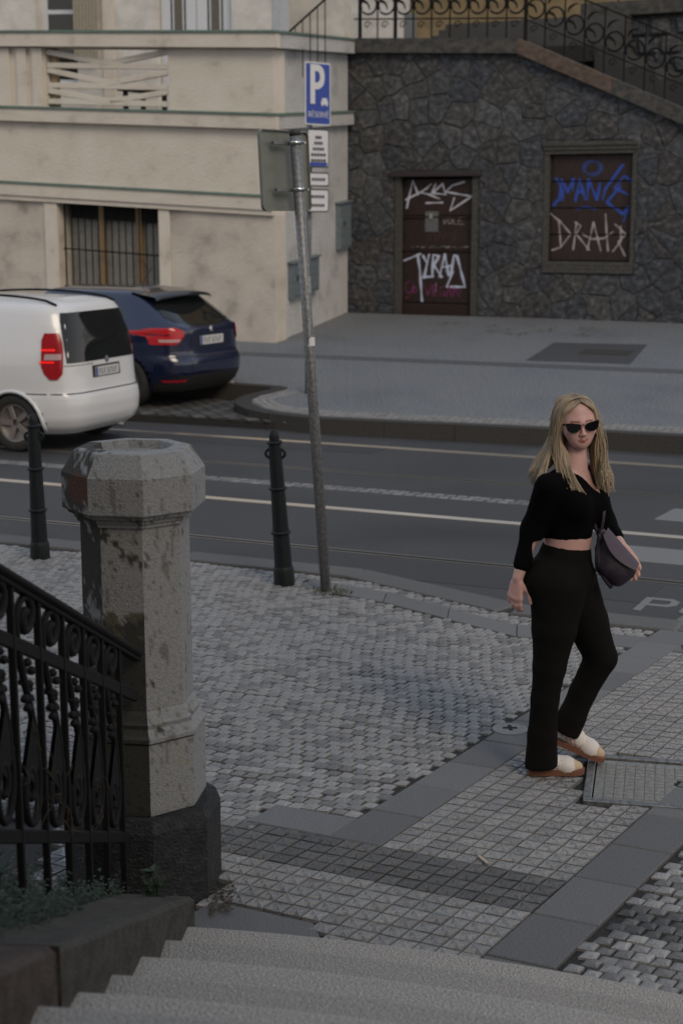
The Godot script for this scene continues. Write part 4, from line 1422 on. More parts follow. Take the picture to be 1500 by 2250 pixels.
func build_pillar() -> void:
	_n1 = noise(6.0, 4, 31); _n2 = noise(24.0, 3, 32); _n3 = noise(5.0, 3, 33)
	var o := Vector3(-0.735, 0, -5.25)
	var turn := deg_to_rad(75.5)
	var pl := thing("stone_pillar", "weathered grey octagonal stone pillar at the end of the iron railing", "pillar", o)
	var rel := func(p: Vector3, f: int) -> Color: return weather_and_shade(p + o, f)
	var st := S()
	oct(st, Vector3.ZERO, [[0.29, -0.1], [0.29, 0.30], [0.272, 0.345], [0.2, 0.347]], turn, func(p, f): return Color(1, 1, 1))
	obj("plinth", st, mats.plinth_stone, pl)
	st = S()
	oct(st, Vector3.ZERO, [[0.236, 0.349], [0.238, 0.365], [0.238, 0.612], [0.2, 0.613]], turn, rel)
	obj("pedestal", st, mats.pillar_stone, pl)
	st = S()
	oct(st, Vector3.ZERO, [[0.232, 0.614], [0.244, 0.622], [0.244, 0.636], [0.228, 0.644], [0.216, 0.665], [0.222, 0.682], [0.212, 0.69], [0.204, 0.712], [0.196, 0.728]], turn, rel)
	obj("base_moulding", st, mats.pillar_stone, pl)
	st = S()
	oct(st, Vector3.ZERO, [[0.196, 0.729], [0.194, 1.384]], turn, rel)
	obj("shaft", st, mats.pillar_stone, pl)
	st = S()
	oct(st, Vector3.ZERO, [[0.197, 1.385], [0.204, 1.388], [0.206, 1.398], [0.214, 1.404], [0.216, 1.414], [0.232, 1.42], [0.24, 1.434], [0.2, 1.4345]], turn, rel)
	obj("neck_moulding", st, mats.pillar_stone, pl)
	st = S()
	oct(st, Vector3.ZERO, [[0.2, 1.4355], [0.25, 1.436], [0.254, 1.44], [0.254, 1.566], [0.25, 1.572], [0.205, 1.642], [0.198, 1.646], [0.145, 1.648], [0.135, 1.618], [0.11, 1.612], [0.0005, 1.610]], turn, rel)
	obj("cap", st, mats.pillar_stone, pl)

# ---------- foreground railing ----------
func rp(t: float, y: float, o := 0.0) -> Vector3:
	return Vector3(-0.72 - 0.17 * t - 0.985 * o, y, -5.0 + t - 0.168 * o)

func rail_y(k: int, t: float) -> float:
	return [0.344 + 0.436 * (t - 0.144), 0.82 + 0.472 * (t - 0.026), 0.972 + 0.497 * (t - 0.012)][k]

func build_railing() -> void:
	var rl := thing("iron_railing", "black wrought iron stair railing with scrolls ending at the stone pillar", "railing")
	for k in 3:
		var st := S()
		var a: float = [0.13, -0.02, -0.04][k]
		if k == 2:
			bar(st, rp(a, rail_y(k, a)), rp(2.2, rail_y(k, 2.2)), 0.052, 0.022, Vector3.UP, 0.007)
			bar(st, rp(a, rail_y(k, a) - 0.02), rp(2.2, rail_y(k, 2.2) - 0.02), 0.030, 0.016, Vector3.UP, 0.003)
		else:
			bar(st, rp(a, rail_y(k, a)), rp(2.2, rail_y(k, 2.2)), 0.018, 0.040, Vector3.UP, 0.004)
		obj(["bottom_rail", "middle_rail", "handrail"][k], st, mats.iron, rl)
	var ts := [0.165, 0.335, 0.505, 0.675, 0.86, 1.05, 1.24, 1.43, 1.62, 1.81]
	for i in ts.size():
		var t: float = ts[i]
		var st := S()
		var top := rail_y(2, t) - 0.01
		var bot := rail_y(0, t) - 0.24
		bar(st, rp(t, bot), rp(t, top), 0.021, 0.021, Vector3.RIGHT, 0.003)
		obj("baluster", st, mats.iron, rl)
		var t1: float = ts[i + 1] if i + 1 < ts.size() else t + 0.19
		var w := t1 - t
		var c := t + w * 0.46
		# crook: curls in at the top, its stem falls through the middle rail to a second curl near the foot
		var pts := []
		var rad := []
		var ym := rail_y(1, c)
		var yt := rail_y(2, c)
		var cy := lerpf(ym, yt, 0.50)
		for q in 20:
			var a := -1.6 * PI + (2.25 * PI) * q / 19.0
			var f := q / 19.0
			var r := lerpf(0.012, 0.36 * w, f)
			pts.append([c - cos(a) * r * 0.95 + (0.02 * f), cy + sin(a) * r * 1.0])
			rad.append(lerpf(0.014, 0.010, f))
		var e: Array = pts[-1]
		var yb := rail_y(0, c)
		pts = []
		rad = []
		for q in 22:
			var f := q / 21.0
			var a := PI * 2.6 * (1.0 - f)
			var r := lerpf(0.35 * w, 0.014, 1.0 - f)
			pts.append([c + cos(a) * r, cy + sin(a) * r * 1.05])
			rad.append(lerpf(0.016, 0.011, f))
		var x0: float = pts[-1][0]
		var hgt := ym - yb
		for q in range(1, 9):
			var f := q / 8.0
			pts.append([lerpf(x0, t + w * 0.22, smoothstep(0.0, 1.0, f)), lerpf(cy, yb + hgt * 0.42, f)])
			rad.append(0.011)
		var cb := Vector2(t + w * 0.5, yb + hgt * 0.26)
		for q in 26:
			var f := q / 25.0
			var a := PI * 0.85 + f * PI * 2.7
			var r := lerpf(0.36 * w, 0.012, f)
			pts.append([cb.x + cos(a) * r, cb.y + sin(a) * r * 1.9])
			rad.append(lerpf(0.011, 0.013, f))
		var path := []
		for p in pts: path.append(rp(p[0], p[1], 0.002))
		var sc := S(true)
		tube(sc, path, rad, 6)
		obj("scroll", sc, mats.iron, rl)
		# cast leaf cluster under the middle rail
		var lf := S(true)
		for q in 9:
			var f := q / 8.0
			var b := rp(c + sin(q * 2.4) * 0.028, ym - 0.04 - f * 0.13, 0.006 * (q % 2))
			lathe(lf, b + Vector3(0, -0.02, 0), [[0.0, 0.006], [0.012, 0.012], [0.015, 0.02], [0.010, 0.03], [0.0, 0.034]], 7)
		obj("leaf_cluster", lf, mats.iron, rl)
		var lv := S()
		for sgn in [-1.0, 1.0]:
			var b := rp(c - 0.01, ym - 0.20, 0.0)
			var d := rp(c + sgn * w * 0.33, ym - 0.34, 0.0)
			var g := rp(c, ym - 0.40, 0.0)
			var off := Vector3(0.006, 0, 0)
			quadh(lv, b + off, d + off, g + off, b.lerp(g, 0.5) + off, Vector3.RIGHT)
			quadh(lv, b - off, d - off, g - off, b.lerp(g, 0.5) - off, Vector3.LEFT)
		obj("leaf", lv, mats.iron, rl)
	# dead vine stems tangled in it
	var vn := thing("dry_vine", "thin dry vine stems tangled in the iron railing", "vine")
	var sv := S()
	var r := RandomNumberGenerator.new()
	r.seed = 5
	for k in 9:
		var t := r.randf_range(0.45, 0.95)
		var y := rail_y(0, t) + r.randf_range(-0.1, 0.05)
		var l := []
		for q in 14:
			l.append(rp(t, y, 0.02 * sin(q * 1.3 + k)))
			t += r.randf_range(-0.04, 0.04)
			y += r.randf_range(0.0, 0.055) * (1.0 if q < 10 else -1.0)
		tube(sv, l, 0.0010, 4)
	obj("stems", sv, plain("vine", C3(.07, .05, .032), 0.9), vn)

# ---------- ground cover ----------
func leaf_at(st: SurfaceTool, p: Vector3, d: Vector3, w: float, l: float) -> void:
	var side := d.cross(Vector3.UP).normalized() * w
	if side.length() < 0.0001: side = Vector3(w, 0, 0)
	var n := side.cross(d).normalized() * w * 0.35
	var m := p + d * l * 0.5
	tri(st, p, m + side + n, p + d * l)
	tri(st, p, p + d * l, m - side + n)

func build_plants() -> void:
	var r := RandomNumberGenerator.new()
	r.seed = 77
	var gc := S()
	for k in 3600:
		var z := r.randf_range(-4.85, -2.6)
		var u := pow(r.randf(), 1.1)
		var over := -0.10 if z > -4.0 else 0.0
		var x := cheek_x(z) - 0.26 + over * r.randf() * -0.9 - u * 0.42
		if x > cheek_x(z) - 0.14: continue
		var base := Vector3(x, cheek_y(z) - 0.04, z)
		var tall := r.randf_range(0.03, 0.16) * (0.6 + 0.7 * sin(z * 5.0) * sin(x * 9.0 + 1.0))
		var lean := Vector3(r.randf_range(-.5, .7), 1.0, r.randf_range(-.5, .5)).normalized()
		for q in 9:
			var p := base + lean * tall * (q / 8.0 + 0.1)
			var g := r.randf_range(0.5, 1.4)
			gc.set_color(Color(g, g * r.randf_range(0.9, 1.1), g))
			var a := r.randf() * TAU
			leaf_at(gc, p, Vector3(cos(a), r.randf_range(-0.2, 0.6), sin(a)).normalized(), r.randf_range(0.004, 0.008), r.randf_range(0.012, 0.024))
	var m := plain("leaf_dark", C3(.020, .036, .015), 0.55)
	m.backlight_enabled = true
	m.backlight = Color(0.05, 0.09, 0.03)
	var g := obj("ground_cover", gc, m)
	tag(g, "dense small-leaved green ground cover in the bed below the railing", "ground cover", "", "stuff")
	# leafy nettle by the pillar foot and another behind the railing
	for e in [[Vector3(-0.62, 0.18, -4.66), 0.13, 34, "broad-leaved green weed at the foot of the pillar"], [Vector3(-0.99, 0.44, -4.02), 0.24, 40, "yellow-green leafy weed seen through the railing"]]:
		var w := thing("weed", e[3], "plant", e[0])
		var stem := S()
		tube(stem, [Vector3.ZERO, Vector3(0.01, e[1] * 0.5, 0), Vector3(-0.01, e[1], 0.01)], 0.003, 5)
		obj("stem", stem, mats.leaf_dark, w)
		var lv := S()
		for k in e[2]:
			var p := Vector3(r.randf_range(-.01, .01), e[1] * r.randf(), 0)
			var a := r.randf() * TAU
			var c := r.randf_range(1.0, 2.6)
			lv.set_color(Color(c * 1.1, c, c * 0.7))
			leaf_at(lv, p, Vector3(cos(a), r.randf_range(0.0, 0.7), sin(a)).normalized(), r.randf_range(0.010, 0.018), r.randf_range(0.03, 0.06))
		obj("leaves", lv, mats.leaf_dark, w)
	# grass tufts at the foot of the leaning post, dead leaves by the plinth
	var tf := thing("grass_tuft", "sparse grass tuft growing at the foot of the leaning post", "grass", Vector3(-0.05, 0.0, -9.62))
	var gs := S()
	for k in 90:
		var p := Vector3(r.randf_range(-.14, .12), 0, r.randf_range(-.08, .1))
		var a := r.randf() * TAU
		leaf_at(gs, p, Vector3(cos(a), r.randf_range(0.3, 1.6), sin(a)).normalized(), 0.004, r.randf_range(0.02, 0.06))
	obj("blades", gs, plain("grass", C3(.06, .07, .03), 0.8), tf)
	var ll := S()
	for k in 60:
		var p := Vector3(-0.45 + r.randf_range(-.03, .06), 0.006 + r.randf() * 0.01, -5.1 + r.randf_range(-.12, .14))
		var a := r.randf() * TAU
		leaf_at(ll, p, Vector3(cos(a), r.randf_range(-.1, .3), sin(a)).normalized(), 0.008, r.randf_range(0.012, 0.03))
	var lt := obj("leaf_litter", ll, plain("litter", C3(.06, .045, .028), 0.9))
	tag(lt, "dry brown leaf litter against the pillar plinth", "leaf litter", "", "stuff")
	var mo := S()
	var nz := noise(1.4, 3, 61)
	for k in 900:
		var q := Vector2(2.5, -24.2) + RD * r.randf_range(-1.2, 1.8) + RN * r.randf_range(-0.9, 0.3)
		if nz.get_noise_2d(q.x, q.y) < 0.12: continue
		var a := r.randf() * TAU
		leaf_at(mo, v3(q, pav_y(q) + 0.004), Vector3(cos(a), r.randf_range(0.1, 0.8), sin(a)).normalized(), 0.008, r.randf_range(0.02, 0.05))
	var mg := obj("pavement_grass", mo, mats.grass)
	tag(mg, "thin grass in the far pavement joints near the stone wall", "grass", "", "stuff")

# ---------- street furniture ----------
func build_street_furniture() -> void:
	var spots := [[Vector3(-0.384, 0, -9.86), Vector3(-0.065, 1.05, 0), "dark green cast iron bollard leaning beside the signpost"], [Vector3(-2.186, 0, -10.64), Vector3(-0.012, 1.02, 0), "dark green cast iron bollard in front of the white van"]]
	for e in spots:
		var b := thing("bollard", e[2], "bollard", e[0], 0.0, "bollards along the plaza kerb")
		var up: Vector3 = e[1].normalized()
		var st := S(true)
		lathe(st, Vector3.ZERO, [[0.070, -0.05], [0.071, 0.0], [0.070, 0.10], [0.066, 0.115], [0.062, 0.122]], 22, 0.0, up)
		obj("foot", st, mats.bollard_paint, b)
		st = S(true)
		lathe(st, Vector3.ZERO, [[0.060, 0.12], [0.050, 0.55], [0.041, 0.955]], 22, 0.0, up, false)
		obj("shaft", st, mats.bollard_paint, b)
		for h in [0.355, 0.655, 0.965]:
			var rr: float = 0.064 - h * 0.024
			st = S(true)
			lathe(st, Vector3.ZERO, [[rr - 0.006, h - 0.014], [rr + 0.012, h - 0.006], [rr + 0.014, h + 0.002], [rr + 0.008, h + 0.010], [rr - 0.008, h + 0.014]], 22, 0.0, up, false)
			obj("ring", st, mats.bollard_paint, b)
		st = S(true)
		lathe(st, Vector3.ZERO, [[0.036, 0.972], [0.034, 0.99], [0.035, 1.005], [0.030, 1.03], [0.020, 1.047], [0.0, 1.053]], 18, 0.0, up, false)
		obj("knob", st, mats.bollard_paint, b)
		for sg in [-1.0, 1.0]:
			st = S(true)
			var ear := []
			for q in 9:
				var a := -PI / 2 + PI * q / 8.0
				ear.append(up * (0.89 + sin(a) * 0.028) + Vector3(sg * (0.036 + cos(a) * 0.028), 0, 0))
			tube(st, ear, 0.010, 7)
			obj("chain_eye", st, mats.bollard_paint, b)
	# leaning post with a sign seen from behind
	var po := thing("leaning_signpost", "leaning galvanised post carrying a square sign seen from behind", "signpost", Vector3(-0.097, 0, -9.66))
	var top := Vector3(-0.193, 2.93, 0)
	var st := S(true)
	tube(st, [Vector3(0, -0.1, 0), top], 0.034, 16)
	obj("post", st, mats.galvanised, po)
	st = S(true)
	tube(st, [top, top + Vector3(-0.002, 0.035, 0)], 0.036, 16)
	obj("end_cap", st, mats.print_black, po)
	var ax := Vector3(0.36, 0, -0.50).normalized()          # width of the plate
	var ay := top.normalized()
	ay = (ay - ax * ay.dot(ax)).normalized()
	var az := ax.cross(ay)
	if az.z > 0: az = -az
	var pc := Vector3(-0.203, 2.72, 0.0) + az * 0.075 + Vector3(0.0, 0, 0)
	var pl := []
	for cx in [[-1, -1], [1, -1], [1, 1], [-1, 1]]:
		for q in 4:
			var a := -PI / 2 * (1 if cx[0] * cx[1] > 0 else -1)
			var base: float = atan2(cx[1], cx[0]) - PI / 4 + q * PI / 6
			pl.append(Vector2(cx[0] * 0.215 + cos(base) * 0.03, cx[1] * 0.215 + sin(base) * 0.03))
	st = S()
	plate(st, pc, ax, ay, az, pl, 0.004)
	var pm := obj("plate", st, mats.sign_back, po)
	st = S()
	for k in pl.size():
		var a: Vector2 = pl[k]
		var b: Vector2 = pl[(k + 1) % pl.size()]
		bar(st, pc + ax * a.x + ay * a.y - az * 0.008, pc + ax * b.x + ay * b.y - az * 0.008, 0.006, 0.022, az)
	obj("rim", st, mats.sign_back, pm)
	for h in [2.885, 2.60]:
		var c: Vector3 = top * (h / 2.93)
		st = S(true)
		lathe(st, c - ay * 0.012, [[0.036, 0.0], [0.041, 0.002], [0.041, 0.022], [0.036, 0.024]], 16, 0.0, ay, false)
		obj("clamp", st, mats.clamp_steel, po)
		st = S()
		bar(st, c + az * 0.05 - ax * 0.17, c + az * 0.05 + ax * 0.04, 0.018, 0.024, az)
		obj("clamp_bracket", st, mats.galvanised, po)
		st = S()
		tube(st, [c + Vector3(0.035, 0, 0.02), c + Vector3(0.062, 0, 0.03)], 0.008, 6)
		obj("bolt", st, mats.clamp_steel, po)
	for e in [[1.95, 0.11, "sticker"], [1.62, 0.055, "sticker"]]:
		var c: Vector3 = top * (e[0] / 2.93)
		st = S()
		lathe(st, c, [[0.0348, 0.0], [0.0348, e[1]]], 16, 0.0, ay, false)
		obj("sticker", st, mats.sign_white if e[0] < 1.9 else surf("worn_sticker", [C3(.03, .03, .05), C3(.3, .3, .3), C3(.5, .5, .5)], [0.4, 0.5, 0.6], 0.2, 0.05), po)
	# reserved parking sign on the far pavement
	var ps := thing("parking_sign", "blue P parking sign with white plates on a post across the street", "sign", Vector3(-0.432, 0.11, -18.94))
	st = S(true)
	tube(st, [Vector3(0, -0.1, 0), Vector3(0.05, 4.05, -0.02)], 0.034, 12)
	obj("post", st, mats.galvanised, ps)
	var sx := Vector3(0.70, 0, -0.71).normalized()
	var sz := Vector3(0.71, 0, 0.70).normalized()
	var plates := [[Vector3(0.145, 3.77, 0.06), 0.215, 0.368, "sign_blue"], [Vector3(0.145, 3.125, 0.06), 0.185, 0.230, "sign_white"], [Vector3(0.145, 2.755, 0.06), 0.185, 0.085, "sign_white"], [Vector3(0.135, 2.50, 0.06), 0.195, 0.140, "sign_white"]]
	for e in plates:
		var nd := Node3D.new(); nd.name = "sign_plate"; ps.add_child(nd, true)
		st = S()
		plate(st, e[0], sx, Vector3.UP, sz, rounded(e[1], e[2], 0.03), 0.004)
		obj("border", st, mats.sign_white if e[3] == "sign_blue" else mats.print_black, nd)
		st = S()
		plate(st, e[0] + sz * 0.004, sx, Vector3.UP, sz, rounded(e[1] - 0.016, e[2] - 0.016, 0.022), 0.003)
		obj("face", st, mats[e[3]], nd)
		if e[3] == "sign_white":
			var rows := 5 if e[2] > 0.2 else 1 if e[2] < 0.1 else 2
			for q in rows:
				var hgt: float = e[0].y + e[2] * 0.72 - (q + 0.5) * e[2] * 1.5 / rows if rows > 1 else e[0].y
				var half: float = [0.055, 0.075, 0.10, 0.13, 0.13][q] if rows == 5 else 0.12
				for g in 5:
					st = S()
					var cxx: float = -half + (g + 0.5) * half * 0.4
					box(st, Vector3(e[0].x, hgt, e[0].z) + sx * cxx + sz * 0.0085, sx * half * 0.14, Vector3(0, 0.018, 0), sz * 0.001)
					obj("print", st, mats.print_black, nd)
			if rows == 5:
				st = S()
				box(st, Vector3(e[0].x, e[0].y - e[2] * 0.82, e[0].z) + sz * 0.0085, sx * 0.15, Vector3(0, 0.022, 0), sz * 0.001)
				obj("blue_band", st, mats.sign_blue, nd)
		else:
			var basis := Basis(sx, Vector3.UP, sz)
			var t := obj("letter", text("P", 0.44, 0.003, "Droid Sans", 600), mats.sign_white, nd)
			t.transform = Transform3D(basis.scaled_local(Vector3(0.85, 1.05, 1)), e[0] + sz * 0.0095 + Vector3(0, 0.10, 0) - sx * 0.03)
			t = obj("caption", text("RÉSERVÉ", 0.066, 0.003), mats.sign_white, nd)
			t.transform = Transform3D(basis, e[0] + sz * 0.0095 + Vector3(0, -0.245, 0))
			st = S()
			box(st, e[0] + sz * 0.0095 + sx * 0.105 + Vector3(0, -0.10, 0), sx * 0.058, Vector3(0, 0.024, 0), sz * 0.001)
			box(st, e[0] + sz * 0.0095 + sx * 0.105 + Vector3(0, -0.062, 0), sx * 0.042, Vector3(0, 0.016, 0), sz * 0.0012)
			for q in [-0.038, 0.038]:
				box(st, e[0] + sz * 0.0095 + sx * (0.105 + q) + Vector3(0, -0.13, 0), sx * 0.010, Vector3(0, 0.012, 0), sz * 0.0011)
			obj("car_symbol", st, mats.sign_white, nd)

func rounded(hx: float, hy: float, r: float) -> Array:
	var l := []
	for c in [[1, 1, 0], [-1, 1, 1], [-1, -1, 2], [1, -1, 3]]:
		for q in 4:
			var a: float = c[2] * PI / 2 + q * PI / 6
			l.append(Vector2(c[0] * (hx - r) + cos(a) * r, c[1] * (hy - r) + sin(a) * r))
	return l

func plate(st: SurfaceTool, o: Vector3, x: Vector3, y: Vector3, z: Vector3, poly: Array, thick: float) -> void:
	var c := PackedVector2Array(poly)
	var n := c.size()
	for k in range(1, n - 1):
		for s in [-1.0, 1.0]:
			trih(st, o + x * c[0].x + y * c[0].y + z * thick / 2 * s, o + x * c[k].x + y * c[k].y + z * thick / 2 * s, o + x * c[k + 1].x + y * c[k + 1].y + z * thick / 2 * s, z * s)
	for k in n:
		var a := o + x * c[k].x + y * c[k].y
		var b := o + x * c[(k + 1) % n].x + y * c[(k + 1) % n].y
		quadh(st, a - z * thick / 2, b - z * thick / 2, b + z * thick / 2, a + z * thick / 2, (a + b) / 2 - o)

func build_litter() -> void:
	var l := thing("wooden_stick", "short pale wooden stick lying on the relief tiles", "stick", Vector3(0.544, 0.008, -5.419))
	var st := S()
	bar(st, Vector3(-0.012, 0, -0.035), Vector3(0.014, 0.002, 0.035), 0.011, 0.004)
	obj("wood", st, plain("stick", C3(.45, .36, .26), 0.8), l)

# ---------- vehicles: a shell stacked from rounded outlines ----------
class Shell:
	var rows := []                              # [height, rear, front, half width]
	var n := 7.0
	func row(y: float) -> Array:
		for i in rows.size() - 1:
			if y <= rows[i + 1][0]:
				var t: float = clampf((y - rows[i][0]) / (rows[i + 1][0] - rows[i][0]), 0.0, 1.0)
				var r := []
				for k in range(1, 4): r.append(lerpf(rows[i][k], rows[i + 1][k], t))
				return r
		return [rows[-1][1], rows[-1][2], rows[-1][3]]
	# q: 0 at the middle of the rear, 1 at the corner, beyond it metres along the side
	func at(y: float, q: float, side: float) -> Vector3:
		var r := row(y)
		var xm: float = (r[0] + r[1]) / 2.0
		var a: float = (r[1] - r[0]) / 2.0
		var k := 0.93
		var xc := pow(1.0 - pow(k, n), 1.0 / n)
		if q <= 1.0:
			var t := q * k
			return Vector3(xm - a * pow(1.0 - pow(t, n), 1.0 / n), y, side * r[2] * t)
		var d := minf((q - 1.0) / a, 2.0 * xc)
		var e := xc - d
		return Vector3(xm - a * e, y, side * r[2] * pow(maxf(0.0, 1.0 - pow(absf(e), n)), 1.0 / n))
	func out(y: float, q: float, side: float, lift: float) -> Vector3:
		var p := at(y, q, side)
		var u := at(y + 0.012, q, side) - at(y - 0.012, q, side)
		var v := at(y, q + 0.01, side) - at(y, maxf(0.0, q - 0.01), side)
		var m := u.cross(v).normalized()
		if m.dot(p - Vector3(1.5, 0.7, 0)) < 0: m = -m
		return p + m * lift

func shell_body(sh: Shell, ys: Array, arches: Array, far_q: float) -> SurfaceTool:
	var st := S(true)
	var qs := []
	for k in 13: qs.append(k / 12.0)
	var q := 1.0
	while q < far_q:
		q += 0.045 if q < 2.4 else 0.2
		qs.append(q)
	for side in [-1.0, 1.0]:
		for i in ys.size() - 1:
			for k in qs.size() - 1:
				var p := [sh.at(ys[i], qs[k], side), sh.at(ys[i], qs[k + 1], side), sh.at(ys[i + 1], qs[k + 1], side), sh.at(ys[i + 1], qs[k], side)]
				var c: Vector3 = (p[0] + p[1] + p[2] + p[3]) / 4.0
				var cut := false
				for a in arches:
					if qs[k] > 1.0 and Vector2(c.x - a.x, c.y - a.y).length() < a.z: cut = true
				if cut: continue
				if side < 0: quad(st, p[0], p[3], p[2], p[1])
				else: quad(st, p[0], p[1], p[2], p[3])
	# roof skin
	var y: float = ys[-1]
	for k in qs.size() - 1:
		quad(st, sh.at(y, qs[k], -1), Vector3(sh.at(y, qs[k], 1).x, y + 0.008, 0), Vector3(sh.at(y, qs[k + 1], 1).x, y + 0.008, 0), sh.at(y, qs[k + 1], -1))
		quad(st, sh.at(y, qs[k], 1), sh.at(y, qs[k + 1], 1), Vector3(sh.at(y, qs[k + 1], 1).x, y + 0.008, 0), Vector3(sh.at(y, qs[k], 1).x, y + 0.008, 0))
	return st

# rows of [height, from q, to q] laid on the shell
func shell_patch(sh: Shell, rows: Array, side: float, lift: float, cols := 10) -> SurfaceTool:
	var st := S(true)
	for i in rows.size() - 1:
		for k in cols:
			var p := []
			for e in [[0, 0], [0, 1], [1, 1], [1, 0]]:
				var r: Array = rows[i + e[0]]
				var q := lerpf(r[1], r[2], float(k + e[1]) / cols)
				var s := side
				if q < 0.0:
					q = -q; s = -side
				p.append(sh.out(r[0], q, s, lift))
			if side < 0: quad(st, p[0], p[3], p[2], p[1])
			else: quad(st, p[0], p[1], p[2], p[3])
	return st

func wheel(parent: Node, at: Vector3, r: float, w: float, side: float, rim_mat: Material) -> void:
	var wn := Node3D.new(); wn.name = "wheel"; parent.add_child(wn, true)
	wn.position = at
	var ax := Vector3(0, 0, side)
	var st := S(true)
	lathe(st, Vector3.ZERO, [[r * 0.62, -w * 0.5], [r * 0.92, -w * 0.5], [r, -w * 0.36], [r, w * 0.36], [r * 0.93, w * 0.5], [r * 0.68, w * 0.5], [r * 0.64, w * 0.40]], 28, 0.0, ax)
	obj("tyre", st, plain("tyre", C3(.018, .018, .018), 0.85), wn)
	st = S(true)
	lathe(st, Vector3.ZERO, [[r * 0.66, w * 0.44], [r * 0.62, w * 0.46], [r * 0.58, w * 0.30], [r * 0.2, w * 0.22], [0.0, w * 0.22]], 24, 0.0, ax, false)
	obj("rim", st, rim_mat, wn)
	for k in 5:
		st = S()
		var a := TAU * k / 5.0
		var d := Vector3(cos(a), sin(a), 0)
		bar(st, ax * w * 0.33 + d * r * 0.1, ax * w * 0.36 + d * r * 0.60, r * 0.2, w * 0.12, ax, 0.006)
		obj("spoke", st, rim_mat, wn)

func levels(a: float, b: float, n: int) -> Array:
	var l := []
	for k in n + 1: l.append(lerpf(a, b, float(k) / n))
	return l

func plate_on(parent: Node, sh: Shell, y: float, q: float, w: float, h: float, lift: float, recess: bool) -> void:
	var c := sh.out(y, absf(q), signf(q) if q != 0 else 1.0, lift)
	var nd := Node3D.new(); nd.name = "number_plate"; parent.add_child(nd, true)
	var st := S()
	bx(st, c, Vector3(0.008, h, w), 0.002)
	obj("plate", st, plain("plate_white", C3(.5, .5, .5), 0.5), nd)
	st = S()
	bx(st, c + Vector3(-0.004, 0, -w * 0.46), Vector3(0.004, h * 0.96, w * 0.07))
	obj("blue_strip", st, mats.sign_blue, nd)
	for k in 7:
		var zz := -w * 0.34 + k * w * 0.105 + (w * 0.05 if k > 2 else 0.0)
		st = S()
		bx(st, c + Vector3(-0.0045, 0, zz), Vector3(0.002, h * 0.55, w * 0.022))
		bx(st, c + Vector3(-0.0045, h * (0.22 if k % 2 == 0 else -0.22), zz + w * 0.02), Vector3(0.0021, h * 0.12, w * 0.045))
		obj("character", st, mats.print_black, nd)

